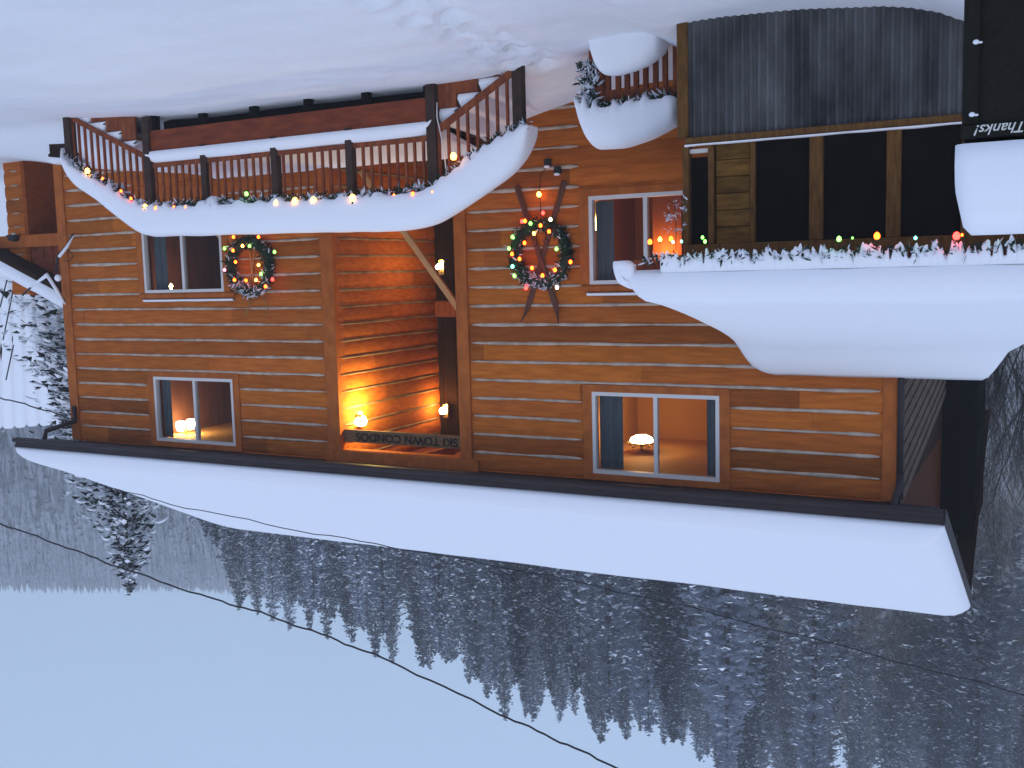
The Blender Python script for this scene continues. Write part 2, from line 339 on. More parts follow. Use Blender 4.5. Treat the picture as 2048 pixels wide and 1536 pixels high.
def log_face(mbw, mbc, a, b, zlo, zhi, place, holes, blocks):
    """planks between the chink lines; place(s, out, z) gives the 3D point"""
    zs = sorted(set([zlo]+[z for z in ZR if zlo < z < zhi]+[zhi]))
    for z0, z1 in zip(zs, zs[1:]):
        cuts = [z0]+sorted(set(h for H in holes for h in H[2:] if z0 < h < z1))+[z1]
        joints = [a]; x = a+rnd.uniform(1, 4)
        while x < b: joints.append(x); x += rnd.uniform(2.2, 4.8)
        joints.append(b)
        for j0, j1 in zip(joints, joints[1:]):
            tn = tone(); o = rnd.uniform(0, .006)
            for c0, c1 in zip(cuts, cuts[1:]):
                for s, e in cut(j0+.002, j1-.002, c0, c1, holes):
                    pr = []
                    for zz in (c0, c0+(c1-c0)*.14, c0+(c1-c0)*.5, c0+(c1-c0)*.86, c1):
                        t = (zz-z0)/(z1-z0); pr.append((zz, .004+o+.028*math.sqrt(max(0, 1-(2*t-1)**2))))
                    vs = []; n = max(1, int((e-s)/.8)); fs = []
                    for i in range(n+1):
                        u = s+(e-s)*i/n
                        for zz, oo in pr: vs.append(place(u, oo+.004*nz3(u*.8, zz*3, 1), zz))
                    for i in range(n):
                        for k in range(4): fs.append((i*5+k, (i+1)*5+k, (i+1)*5+k+1, i*5+k+1))
                    mbw.add(vs, fs, 0, True, tn)
    for z in ZR:
        if z < zlo+.05 or z > zhi-.05: continue
        for s, e in cut(a, b, z-.01, z+.01, blocks):
            s += .015+rnd.uniform(0, .03); e -= .015+rnd.uniform(0, .03)
            n = max(2, int((e-s)/.07)); vs = []; fs = []
            sd = rnd.uniform(0, 99)
            for i in range(n+1):
                u = s+(e-s)*i/n; end = min(1, .35+min(i, n-i)*.35)
                hw = (.024+.015*nz3(u*1.7, sd, 0)+.008*nz3(u*7, sd, 5))*end; zc = z+.010*nz3(u*.9, sd, 9)
                for k, (dz, oo) in enumerate(((-1, .012), (-.75, .036), (0, .042), (.75, .036), (1, .012))): vs.append(place(u, oo, zc+dz*hw))
            for i in range(n):
                for k in range(4): fs.append((i*5+k, (i+1)*5+k, (i+1)*5+k+1, i*5+k+1))
            mbc.add(vs, fs, 0, True)
mw, mc = MB(), MB()
log_face(mw, mc, 1.735, 17.44, -2.75, 3.12, lambda s, o, z: (s, -o, z), HOLES, BLK)
# wall body behind the planks, cut round the openings
zc = sorted(set([-2.75, 3.12]+[h for H in HOLES for h in H[2:] if -2.75 < h < 3.12]))
for z0, z1 in zip(zc, zc[1:]):
    for s, e in cut(1.735, 17.44, z0, z1, HOLES): mw.box(s, e, 0.003, .16, z0, z1, 0, (.7, .7, .7))
# inner wall of the open stairway, and its back
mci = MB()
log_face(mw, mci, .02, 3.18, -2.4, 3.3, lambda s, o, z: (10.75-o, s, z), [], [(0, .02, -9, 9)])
mw.box(10.753, 10.9, .17, 3.4, -2.4, 3.6, 0, (.8, .8, .8)); mw.box(8.15, 8.297, .17, 3.4, -2.4, 3.6, 0, (.8, .8, .8))
mw.box(8.3, 10.75, 3.2, 3.35, -2.4, 3.6, 0, (.75, .7, .7))
# outer side and back walls; gable-end tones darkened to stand in for shade
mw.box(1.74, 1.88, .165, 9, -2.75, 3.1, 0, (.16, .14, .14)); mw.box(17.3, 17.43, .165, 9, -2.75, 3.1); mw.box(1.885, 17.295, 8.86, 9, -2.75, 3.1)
for X0 in (1.74, 17.3):
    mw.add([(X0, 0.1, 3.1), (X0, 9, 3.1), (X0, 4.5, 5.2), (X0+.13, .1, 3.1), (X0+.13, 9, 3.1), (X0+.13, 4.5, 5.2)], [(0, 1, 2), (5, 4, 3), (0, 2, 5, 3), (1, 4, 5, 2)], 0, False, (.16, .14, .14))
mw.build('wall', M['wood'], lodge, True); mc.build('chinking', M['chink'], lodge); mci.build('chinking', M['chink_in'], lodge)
def boards(name, lst, m='trim'):
    mb = MB()
    for x0, x1, y0, y1, z0, z1 in lst: mb.box(x0, x1, y0, y1, z0, z1, bev=.008)
    return mb.build(name, M[m], lodge)
boards('corner_board', [(1.72, 1.93, -.055, 0, -2.7, 3.1)]); boards('corner_board', [(17.22, 17.46, -.055, 0, -2.7, 3.1)])
boards('door_post', [(8.13, 8.34, -.07, .17, -2.4, 2.93)]); boards('door_post', [(10.72, 10.98, -.07, .17, -2.4, 2.93)])
boards('lintel', [(8.02, 11.06, -.085, .17, 2.932, 3.13)])
# room shells: one behind every window
def window(x0, x1, z0, z1, mull, head=None, curtains=(), ceil=None, zf=None, wallm='room'):
    t = .028
    fr = MB(); 
    fr.box(x0-t, x1+t, -.045, .06, z0-t, z0+t); fr.box(x0-t, x1+t, -.045, .06, z1-t, z1+t)
    fr.box(x0-t, x0+t, -.045, .06, z0+t, z1-t); fr.box(x1-t, x1+t, -.045, .06, z0+t, z1-t)
    fr.box(mull-.03, mull+.03, -.03, .055, z0+t, z1-t)
    f = fr.build('window', M['frame'], lodge)
    g = MB(); [g.add([(p_, y_, z0+t), (q_, y_, z0+t), (q_, y_, z1-t), (p_, y_, z1-t)], [(0, 1, 2, 3)]) for p_, q_, y_ in ((x0+t, mull-.03, .012), (mull+.03, x1-t, .025))]
    g.build('pane', M['glass'], f)
    tr = MB(); w = .15
    tr.box(x0-t-w, x0-t, -.05, 0, z0-t-.11, z1+t, bev=.006); tr.box(x1+t, x1+t+w, -.05, 0, z0-t-.11, z1+t, bev=.006)
    tr.box(x0-t, x1+t, -.05, 0, z0-t-.11, z0-t, bev=.006)
    if head: tr.box(x0-t-w-.1, x1+t+w-.04, -.075, 0, z1+t, z1+t+.12, bev=.03)
    else: tr.box(x0-t-w, x1+t+w, -.055, 0, z1+t, min(z1+t+.1, 3.115), bev=.004)
    tr.build('window_trim', M['trim'], f)
    if head:
        sn = MB(); zz = z1+t+.122
        sn.grid([[(u, -.09+.03, zz), (u, -.10, zz+.005), (u, -.10, zz+.03+.01*nz3(u*3, 0, 0)), (u, -.05, zz+.045+.008*nz3(u*2, 1, 0)), (u, -.03, zz+.02)] for u in [x0-t-w-.1+i*.08 for i in range(int((x1-x0+2*t+2*w)/.08)+1)]])
        sn.build('sill_snow', M['sillsnow'], f)
    # room
    rm = MB(); a, b = x0-.9, x1+.7; zt = ceil; zb = zf; D = 3.6
    rm.add([(a, .17, zb), (b, .17, zb), (b, D, zb), (a, D, zb)], [(0, 1, 2, 3)], 2)
    rm.add([(a, .17, zt), (b, .17, zt), (b, D, zt), (a, D, zt)], [(3, 2, 1, 0)], 1)
    rm.add([(a, D, zb), (b, D, zb), (b, D, zt), (a, D, zt)], [(0, 1, 2, 3)], 0)
    rm.add([(a, .17, zb), (a, D, zb), (a, D, zt), (a, .17, zt)], [(0, 1, 2, 3)], 0)
    rm.add([(b, .17, zb), (b, D, zb), (b, D, zt), (b, .17, zt)], [(3, 2, 1, 0)], 0)
    rm.build('room', [M[wallm], M['ceiling'], M['roomdark']], lodge)
    for c0, c1, zz0 in curtains:
        cu = MB(); n = int((c1-c0)/.018); rows = []
        for z in (zz0, z1-.02):
            rows.append([(c0+(c1-c0)*i/n, .12+.022*math.sin(i*1.15)+.01*math.sin(i*.37), z) for i in range(n+1)])
        cu.grid(rows); cu.build('curtain', M['curtain'], f)
    return f
gm = bpy.data.materials.new('window_glass'); gm.use_nodes = True; t = gm.node_tree; t.nodes.clear()
o_ = t.nodes.new('ShaderNodeOutputMaterial'); m_ = t.nodes.new('ShaderNodeMixShader'); tr_ = t.nodes.new('ShaderNodeBsdfTransparent'); g_ = t.nodes.new('ShaderNodeBsdfGlossy'); fz = t.nodes.new('ShaderNodeFresnel')
tr_.inputs[0].default_value = (.86, .88, .9, 1); g_.inputs['Roughness'].default_value = .03; fz.inputs[0].default_value = 1.22
t.links.new(fz.outputs[0], m_.inputs[0]); t.links.new(tr_.outputs[0], m_.inputs[1]); t.links.new(g_.outputs[0], m_.inputs[2]); t.links.new(m_.outputs[0], o_.inputs[0])
M['glass'] = gm
window(4.135, 6.02, 1.81, 2.985, 5.06, curtains=((5.62, 5.99, 1.85), (4.16, 4.33, 1.85)), ceil=3.06, zf=.55)
window(13.14, 15.07, 1.80, 2.975, 14.08, curtains=((14.83, 15.05, 1.84),), ceil=3.06, zf=.55, wallm='roomdark')
window(4.12, 6.02, -1.06, .165, 5.18, head=1, curtains=((5.72, 5.99, -1.02),), ceil=.3, zf=-2.2)
window(13.22, 15.14, -1.06, .165, 14.18, head=1, curtains=((14.72, 15.0, -1.02),), ceil=.3, zf=-2.2, wallm='roomdark')
# things seen inside the rooms
mb = MB(); mb.box(5.15, 5.62, 1.5, 1.56, -2.1, .1); tag(mb.build('interior_door', M['roomdark']), 'dark brown door inside the lower room behind the porch-side window', 'door')
mb = MB(); mb.box(13.25, 13.40, .07, .10, -.93, -.78); tag(mb.build('yellow_note', M['yellow']), 'yellow square note stuck behind the lower far window pane', 'note')
# roof: eave fascia, boarded soffit, slabs
rf = MB(); EX0, EX1 = 1.12, 18.2
ry = lambda y: 3.14+(y+.75)*.50
rf.add([(EX0, -.74, 3.13), (EX1, -.74, 3.13), (EX1, 4.5, 5.75), (EX0, 4.5, 5.75), (EX0, -.74, 3.22), (EX1, -.74, 3.22), (EX1, 4.5, 5.84), (EX0, 4.5, 5.84)], [(3, 2, 1, 0), (4, 5, 6, 7), (0, 1, 5, 4), (1, 2, 6, 5), (3, 0, 4, 7)])
rf.add([(EX0, 4.5, 5.75), (EX1, 4.5, 5.75), (EX1, 9.7, 3.13), (EX0, 9.7, 3.13), (EX0, 4.5, 5.84), (EX1, 4.5, 5.84), (EX1, 9.7, 3.22), (EX0, 9.7, 3.22)], [(3, 2, 1, 0), (4, 5, 6, 7), (2, 3, 7, 6), (1, 2, 6, 5), (3, 0, 4, 7)])
roof = rf.build('roof', M['dark_side'], lodge)
mb = MB(); mb.box(EX0, EX1, -.80, -.743, 2.99, 3.17, bev=.006); mb.box(EX0+.1, EX1-.1, -.742, -.02, 3.125, 3.129)
mb.tube([(EX0, -.83, 3.03), (EX1, -.83, 3.03)], .045, 8); mb.build('eave_gutter', M['fascia'], roof)
mb = MB()
mb.bar((EX0-.01, -.76, 3.08), (EX0-.01, 4.5, 5.70), .05, .2); mb.build('bargeboard', M['fascia'], roof); mb = MB(); mb.bar((EX1+.01, -.76, 3.08), (EX1+.01, 4.5, 5.70), .05, .2); mb.build('bargeboard', M['fascia'], roof)
mb = MB(); mb.tube([(1.70, -.09, 3.0), (1.70, -.09, -1)], .045, 8); mb.tube([(1.70, -.70, 3.02), (1.70, -.12, 2.86), (1.70, -.09, 2.7)], .045, 8); mb.build('downspout', M['fascia'], lodge)
e0, e1, e2 = at(88, 886, -.6), at(92, 862, -.6), at(150, 842, -.08)
mb = MB(); mb.tube([e0, e1, e2, e2+Vector((0, 0, -.3))], .05, 8); mb.build('downspout', M['fascia'], lodge)
# side wall details left of the corner: shingled slope, plank wall and dark stair tower
def onX(x, y, X): r = ray(x, y); return CAM+r*((X-CAM.x)/r.x)
mb = MB(); P = [onX(1812, 757-90, 1.70), onX(1925, 757-90, 1.70), onX(1905, 757, 1.70), onX(1803, 1012, 1.70), onX(1796, 1012, 1.70)]
P[0] = Vector((1.70, .05, P[0].z)); P[4] = Vector((1.70, .05, P[3].z))
mb.add(P, [(0, 1, 2, 3, 4)])
dv = (P[3]-P[2]).normalized()
for k in range(1, 9):                               # rows of shingles following the slope
    o = Vector((0, 0, -1))*.20*k; a = P[3]+o; b = P[2]+o-dv*1.5
    for j in range(26):
        p = a+(b-a)*(j/26); q = a+(b-a)*((j+.93)/26)
        if p.y < .05: continue
        mb.bar(p+Vector((-.012, 0, .06)), q+Vector((-.012, 0, .06)), .016, .13)
mb.build('shingled_gable', M['shingle'], lodge)
mb = MB()
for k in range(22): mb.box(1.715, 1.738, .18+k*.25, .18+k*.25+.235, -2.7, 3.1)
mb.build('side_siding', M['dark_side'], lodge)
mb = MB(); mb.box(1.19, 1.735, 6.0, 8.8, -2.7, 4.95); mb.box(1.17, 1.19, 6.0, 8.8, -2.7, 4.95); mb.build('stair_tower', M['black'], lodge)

# open stairway
st = MB()
pA, pB = at(800, 452, .35), at(918, 618, .35)
d_ = (pA-pB).normalized()
mb = MB(); mb.bar(pA+d_*1.2, pB, .06, .10); mb.build('stair_rail', M['pine_board'], lodge)
mb = MB()
for X in (8.42, 8.62, 8.86, 9.06): mb.box(X, X+.07, 2.0, 2.07, -2.3, .35)
mb.build('stair_posts', M['deck_wood'], lodge)
mb = MB()
for k in range(7):
    X = 8.38+k*.17; mb.box(X, X+.05, 2.55, 2.60, .78, 1.95)
mb.box(8.34, 9.6, 2.52, 2.62, 1.95, 2.03); mb.box(8.34, 10.3, 2.45, 3.19, .50, .78); mb.build('landing_railing', M['deck_wood'], lodge)
mb = MB()
for k in range(9):
    X = 8.36+k*.28; mb.box(X, X+.26, 3.17, 3.195, -2.2, .5); mb.box(X, X+.26, 3.17, 3.195, .8, 3.3)
mb.build('back_boarding', M['dark_side'], lodge)  # boards coloured dark so the stairway back looks unlit
mb = MB(); mb.box(8.5, 9.3, 3.13, 3.165, .8, 2.55); mb.build('upper_door', M['black'], lodge)
mb = MB(); mb.box(8.3, 10.75, .17, 3.2, 3.32, 3.36); mb.build('stair_ceiling', M['board_red'], lodge)
mb = MB(); mb.bar((9.1, .3, 3.28), (9.1, 3.1, 2.95), .10, .16); mb.bar((10.2, .3, 3.3), (8.5, 3.1, 2.9), .08, .16); mb.build('stair_rafter', M['deck_wood'], lodge)

# sign board across the opening
sg = thing('name_board', 'weathered wooden name board lettered SKI TOWN CONDOS across the top of the stairway', 'sign', (9.53, .1, 2.63))
s0, s1 = at(700, 878, .05), at(921, 882, .05); zs0, zs1 = 2.585, 2.80
mb = MB(); mb.box(8.345, 10.715, .03, .08, zs0, zs1, bev=.006); mb.build('board', M['sign'], sg)
def text(body, name, parent, mtl, size, loc, xdir=Vector((1, 0, 0)), up=Vector((0, 0, 1)), ext=.004, shear=0, sx=1, bold=0, align='CENTER'):
    cu = bpy.data.curves.new(name, 'FONT'); cu.body = body; cu.size = size; cu.extrude = ext; cu.align_x = align; cu.align_y = 'CENTER'; cu.shear = shear; cu.offset = bold
    tmp = bpy.data.objects.new(name, cu); COL.objects.link(tmp)
    dg = bpy.context.evaluated_depsgraph_get(); me = bpy.data.meshes.new_from_object(tmp.evaluated_get(dg)); bpy.data.objects.remove(tmp)
    me.materials.clear(); me.materials.append(mtl); me.name = name
    nrm = xdir.cross(up)
    for v in me.vertices: c = v.co.copy(); v.co = Vector(loc)+xdir*c.x*sx+up*c.y+nrm*c.z
    o = bpy.data.objects.new(name, me); COL.objects.link(o)
    if parent: o.parent = parent; o.matrix_parent_inverse = Matrix.Translation(-parent.location)
    return o
text('SKI TOWN CONDOS', 'lettering', sg, M['ink'], .19, (9.45, .026, 2.692), sx=1.12, bold=.004)

# ---- lit lamps
def wall_lamp(name, label, c, out_dir, r, energy, glassm, plate=True, col=(1, .60, .22), er=.04, loff=.12):
    t = thing(name, label, 'lamp', c)
    o = Vector(out_dir)
    mb = MB(); mb.bar(Vector(c)-o*.10+Vector((0, 0, -.12)), Vector(c)-o*.10+Vector((0, 0, .14)), .10, .025, up=o); mb.tube([Vector(c)-o*.09+Vector((0, 0, .09)), Vector(c)+Vector((0, 0, .09)), Vector(c)+Vector((0, 0, r*.8))], .012, 6)
    mb.lathe(Vector(c)+Vector((0, 0, r*.75)), [(.001, .03), (r*.6, .02), (r*.65, 0), (r*.6, -.005)], 14)
    mb.build('bracket', M['brass'], t)
    mb = MB(); mb.ball(c, r, 14); mb.build('globe', glassm, t)
    point(Vector(c)+o*loff*0+Vector((0, -.0, -r-.03)), energy, col, er)
    return t
c1 = at(722, 842, .45)
wall_lamp('globe_lamp', 'brightest round lamp hanging just under the name board', (c1.x, c1.y, c1.z), (-1, 0, 0),   .105, 12, M['bulbwarm'])
c2 = at(886, 822, 2.85)
wall_lamp('stair_lamp', 'glowing lamp at the back of the upper stairway', (c2.x, c2.y, c2.z), (0, -1, 0), .075, 20, M['bulbwarm'], col=(1, .50, .12))
c3 = at(877, 534, 1.75)
wall_lamp('lower_stair_lamp', 'small glowing lamp beside the slanting stair rail', (c3.x, c3.y, c3.z), (0, -1, 0), .055, 24, M['bulbwarm'], col=(1, .6, .18))
c4 = Vector((10.58, .42, 2.2))
# added fixture and light that make the yellow spill on the inner wall
t = thing('added_spill_light', 'added light fixture brightening the inner log wall under the name board', 'lamp', (10.66, .42, 2.36))
mb = MB(); mb.box(10.6, 10.72, .38, .46, 2.40, 2.5, bev=.008); mb.lathe((10.64, .42, 2.36), [(.03, .05), (.055, 0), (.05, 0)], 12); mb.build('housing', M['brass'], t)
mb = MB(); mb.ball((10.64, .42, 2.355), .035, 10); mb.build('bulb', M['bulbwarm'], t)
point((10.40, .42, 2.22), 90, (1, .72, .19), .04)

# ceiling lamps inside
def ceil_lamp(c, zc, label, r=.14, energy=18, mcol=(1, .50, .12)):
    t = thing('ceiling_lamp', label, 'lamp', c)
    c = Vector(c); mb = MB()
    mb.lathe((c.x, c.y, zc), [(.001, 0), (r*.7, -.005), (r*.7, -.03), (r*.25, -.04), (r*.12, -.07), (r*.2, c.z+.05-zc+.02), (r*1.05, c.z+.05-zc), (r*1.05, c.z+.03-zc)], 18)
    for k in range(5):
        a = k*1.257; mb.tube([(c.x+math.cos(a)*r*.3, c.y+math.sin(a)*r*.3, c.z+.06), (c.x+math.cos(a)*r*1.25, c.y+math.sin(a)*r*1.25, c.z+.10), (c.x+math.cos(a)*r*1.3, c.y+math.sin(a)*r*1.3, c.z+.03)], .008, 5)
    mb.build('mount', M['brass'], t)
    mb = MB(); mb.lathe(c, [(.001, -.085), (r*.5, -.078), (r*.9, -.04), (r*1.02, .01), (r*.9, .035), (.001, .04)], 20); mb.build('glass_bowl', M['bulbwarm'], t)
    point(c+Vector((0, 0, -.13)), energy, mcol, .05); point(c+Vector((0, 0, .09)), energy*.25, mcol, .03)
c = at(1283, 880, 2.1); ceil_lamp((c.x, c.y, c.z), 3.06, 'glowing ceiling lamp with brass arms behind the upper window nearest the camera', .19, 27)
cA = at(361, 852, 1.0); cB = at(381, 848, 1.0)
t = thing('twin_pendant', 'pair of glowing shades on one fitting behind the far upper window', 'lamp', (cA.x, 1.0, 2.8))
mb = MB(); mb.tube([(cA.x, 1, cA.z+.1), (cA.x, 1, 2.97), (cB.x, 1, 2.97), (cB.x, 1, cB.z+.1)], .012, 6); mb.tube([((cA.x+cB.x)/2, 1, 2.97), ((cA.x+cB.x)/2, 1, 3.06)], .02, 6); mb.build('arm', M['brass'], t)
for c in (cA, cB):
    mb = MB(); mb.lathe(c, [(.06, .10), (.085, .03), (.09, -.06), (.075, -.09), (.001, -.09)], 14); mb.build('shade', M['bulbwarm'], t)
point(((cA.x+cB.x)/2, .95, cA.z-.18), 5, (1, .45, .12)); point(((cA.x+cB.x)/2, .9, 2.93), 1.6, (1, .5, .15))
c = at(342, 572, .8); t = thing('candle_lamp', 'tiny flame-shaped light behind the far lower window', 'lamp', (c.x, c.y, c.z))
mb = MB(); mb.tube([c+Vector((0, 0, .05)), c+Vector((0, 0, .3-c.z-.0))], .008, 6); mb.build('cord', M['wire'], t)
mb = MB(); mb.lathe(c, [(.001, -.05), (.03, -.02), (.035, .01), (.012, .06), (.001, .07)], 10); mb.build('bulb', M['bulbwarm'], t)
point(c+Vector((-.1, .3, -.3)), 5, (1, .55, .18))
point((5.4, 1.3, -.3), 36, (1, .36, .07), .15)       # added light without a fixture, brightening the lower porch-side room
t = thing('table_lamp', 'low shaded lamp inside the lower room near the porch', 'lamp', (6.45, 1.2, -1.0))
mb = MB(); mb.lathe((6.45, 1.2, -1.2), [(.001, 0), (.1, 0), (.1, .03), (.03, .08), (.05, .2), (.02, .35)], 14); mb.build('base', M['brass'], t)
mb = MB(); mb.lathe((6.45, 1.2, -.85), [(.16, 0), (.10, .2)], 16); mb.build('lamp_shade', M['lampglass'], t)

# ------------------------------------------------------------------ roof snow on the lodge
def smooth_rows(fn, n0, n1): return [[fn(i/(n0-1), j/(n1-1)) for j in range(n1)] for i in range(n0)]
prof = [(-.72, 3.18), (-.80, 3.185), (-.85, 3.20), (-.87, 3.24), (-.875, 3.34), (-.87, 3.43), (-.845, 3.475), (-.79, 3.505), (-.6, 3.59), (0, 3.87), (1, 4.36), (2, 4.86), (3, 5.36), (3.8, 5.76), (4.2, 5.93), (4.5, 5.98), (4.9, 5.92), (5.6, 5.6), (7, 4.9), (8.5, 4.1), (9.6, 3.55), (9.8, 3.4), (9.75, 3.22)]
def roof_snow():
    mb = MB(); rows = []
    xs = [0, .03, .10, .22, .4, .7]+[.7+i*(17.06-1.4-1.2)/52 for i in range(1, 53)]+[16.05, 16.4, 16.7, 16.9, 17.02, 17.08]
    for u in xs:
        X = 1.10+u; a = min(1, u/.4); b = min(1, (17.08-u)/1.1)
        k = math.sqrt(max(0, 1-(1-a)**2))*math.sqrt(max(0, 1-(1-b)**2))
        row = []
        for y, z in prof:
            base = 3.18+(min(y, 9-y)+.75)*.5-.02 if y > -.74 else 3.18
            base = min(base, z)
            n = .025*nz3(X*.35, y*.6, 3)+.012*nz3(X*1.3, y*1.5, 7)
            row.append((max(X, 1.45) if y > 5 else X, y+(0 if y > -.7 else .05*(1-k)+.02*nz3(X*.6, 0, 1)), base+(z-base)*(.10+.90*k)+(n*k if z-base > .05 else 0)))
        rows.append(row)
    mb.grid(rows); n = len(prof)
    for r in (rows[0], rows[-1]):
        X = r[0][0]; und = lambda y: 3.16+(min(y, 9-y)+.75)*.5-.05
        vs = []; 
        for (a, b, c) in r: vs += [(a, b, c), (a, b, min(c, max(3.17, und(b))))]
        mb.add(vs, [(2*i, 2*i+1, 2*i+3, 2*i+2) for i in range(n-1)])
    return mb
tag(roof_snow().build('roof_snow', M['snow']), 'deep smooth snow blanket on the long upper roof of the lodge', 'snow')

# ------------------------------------------------------------------ snow loaf: rounded ridge of snow swept along a rail
def loaf(pts, w=.2, seed=0, step=.06, drip=.0, ends=.12):
    """pts: (x, y, zbottom, ztop); returns MB"""
    P = []
    for a, b in zip(pts, pts[1:]):
        L_ = math.hypot(b[0]-a[0], b[1]-a[1])+abs(b[3]-a[3])*.5; n = max(1, int(L_/step))
        for i in range(n): P.append([a[k]+(b[k]-a[k])*i/n for k in range(4)])
    P.append(list(pts[-1]))
    # smooth the polyline
    for _ in range(4):
        Q = [p[:] for p in P]
        for i in range(1, len(P)-1):
            for k in range(4): Q[i][k] = (P[i-1][k]+2*P[i][k]+P[i+1][k])/4
        P = Q
    tot = len(P); rows = []
    for i, p in enumerate(P):
        a = P[max(0, i-1)]; b = P[min(tot-1, i+1)]; tx, ty = b[0]-a[0], b[1]-a[1]; l = math.hypot(tx, ty) or 1; tx, ty = tx/l, ty/l; sx, sy = ty, -tx
        e = min(1, (min(i, tot-1-i)*step+.012)/ends); e = math.sqrt(1-(1-e)**2)
        h = (p[3]-p[2]); row = []; ww = w*(.55+.45*e)
        dr = drip*(max(0, nz3(i*.9, seed, 3.3))*2+.9*max(0, nz3(i*.37, seed, 8)))
        for k, (o, t) in enumerate(((-.55, .02), (-.86, -.0), (-.97, .05), (-1.02, .25), (-1.0, .5), (-.9, .74), (-.68, .90), (-.36, .98), (0, 1.0), (.36, .98), (.68, .90), (.9, .74), (1.0, .5), (1.02, .25), (.95, .05), (.6, .02))):
            zb = p[2]; zz = zb+h*t*(e if t > .3 else 1)
            if t < .3: zz -= dr*(1-t*3)
            n = .02*nz3(p[0]*2.3, zz*2.6, seed+(5 if o > 0 else 0))
            row.append((p[0]+sx*o*ww+sx*n, p[1]+sy*o*ww+sy*n, zz+.015*nz3(p[0]*1.7, o, seed+2)*(1 if t > .6 else 0)))
        rows.append(row)
    mb = MB(); mb.grid(rows, close=True); n = len(rows[0])
    mb.add(rows[0], [tuple(range(n))]); mb.add(rows[-1], [tuple(range(n-1, -1, -1))])
    return mb
# garland: short needle sprays with snow, following points
def sprays(mb, c, n, L_, spread=1.0, seed=0, down=.2, snowfrac=.35, axis=None, wd=1.0):
    for i in range(n):
        d = Vector((rnd.gauss(0, 1), rnd.gauss(0, 1), rnd.gauss(-down, 1))).normalized()
        p = Vector(c)+Vector((rnd.uniform(-1, 1), rnd.uniform(-1, 1), rnd.uniform(-1, 1)))*spread
        l = L_*rnd.uniform(.5, 1.1); s = d.cross(Vector((rnd.gauss(0, 1), rnd.gauss(0, 1), rnd.gauss(0, 1)))).normalized()*l*rnd.uniform(.08, .18)*wd
        mi = 1 if rnd.random() < snowfrac else 0
        mb.add([p-s*.5, p+d*l*.45-s, p+d*l, p+d*l*.45+s, p+s*.5], [(0, 1, 2, 3, 4)], mi)
BC = {'o': (1, .075, .006), 'y': (1, .38, .05), 'g': (.18, 1, .10), 'c': (.10, .85, .62), 'r': (1, .02, .015), 'w': (.9, 1, .6), 'p': (1, .2, .25)}
for k, c in BC.items(): M['b'+k] = mat('bulb_'+k, c, .4, emit=c, estr={'o': 16, 'y': 14, 'g': 6, 'c': 10, 'r': 16, 'w': 6, 'p': 5}[k])
def bulb(parent, c, k, r=.026):
    mb = MB(); c = Vector(c); mb.lathe(c, [(.001, -r*1.25), (r*.6, -r*.95), (r, -r*.1), (r*.8, r*.7), (r*.35, r*1.1)], 10, 0)
    mb.lathe(c, [(r*.42, r*.95), (r*.42, r*1.8), (.001, r*1.8)], 8, 1)
    o = mb.build('bulb', [M['b'+k], M['needle']], parent)
    return o

# ------------------------------------------------------------------ front deck with two flights of steps
DY = -1.6
deck = thing('front_deck', 'raised wooden entrance landing with snowy steps down both ends and baluster railings', 'deck', (10.3, DY, -2.6))
DX0, DX1 = at(868, 300, DY).x, at(300, 330, DY).x            # 7.65 .. 13.15
ZL = -2.14                                                    # boards of the landing
XS0, XS1 = at(1038, 200, DY).x, at(141, 280, DY).x            # ends of the flights
mb = MB()
for k in range(11): mb.box(DX0, DX1, DY+.04+k*.143, DY+.04+k*.143+.135, ZL-.035, ZL)
mb.build('decking', M['deck_wood'], deck)
mb = MB(); mb.box(DX0, DX1, DY-.03, DY+.01, ZL-.32, ZL+.01, bev=.006); mb.build('front_board', M['board_red'], deck)
mb = MB(); mb.box(DX0, DX1, DY+.35, DY+.40, -2.9, ZL-.05)  # black sheet standing in for the dark space under the landing
for k in range(6): X = DX0+.1+k*(DX1-DX0-.2)/5; mb.box(X-.06, X+.06, DY+.02, DY+.12, -2.95, ZL-.04)
mb.build('under_posts_and_dark', M['black'], deck)
def post(X, z0, z1, w=.13, name='post', y=DY, m='post_dark'):
    mb = MB(); mb.box(X-w/2, X+w/2, y-w/2, y+w/2, z0, z1, bev=.012); return mb.build(name, M[m], deck)
ZT = lambda X: interp([(DX0, -1.14), (DX1, -1.20)], X)
for X in (DX0, at(703, 350, DY).x, at(553, 350, DY).x, at(412, 350, DY).x, DX1): post(X, ZL-.55 if X in (DX0, DX1) else ZL-.02, ZT(X)+.02, .15 if X in (DX0, DX1) else .12)
ZN = at(1040, 250, DY).z; ZF = at(141, 325, DY).z
post(XS0, -2.78, ZN+.06, .14); post(XS1, -3.0, ZF+.1, .15)
mb = MB(); mb.box(DX0+.08, DX1-.08, DY-.02, DY+.02, ZL+.20, ZL+.27)
mb.bar((XS0+.05, DY, ZN-.72), (DX0-.05, DY, ZL+.15), .04, .09); mb.bar((DX1+.05, DY, ZL+.1), (XS1-.05, DY, ZF-.75), .04, .08); mb.build('bottom_rail', M['deck_wood'], deck)
mb = MB(); mb.box(DX0-.05, DX1+.05, DY-.06, DY+.06, -1.22, -1.17); mb.bar((XS0-.02, DY, ZN), (DX0, DY, -1.2), .12, .05); mb.bar((DX1, DY, -1.2), (XS1, DY, ZF), .12, .05); mb.build('handrail', M['deck_wood'], deck)
def baluster(X, z0, z1):
    mb = MB(); mb.box(X-.018, X+.018, DY-.018, DY+.018, z0, z1); mb.build('baluster', M['deck_wood'], deck)
X = DX0+.17
posts_x = [DX0, at(703, 350, DY).x, at(553, 350, DY).x, at(412, 350, DY).x, DX1]
while X < DX1-.1:
    if min(abs(X-p) for p in posts_x) > .09: baluster(X, ZL+.21, -1.2)
    X += .148
k = 1
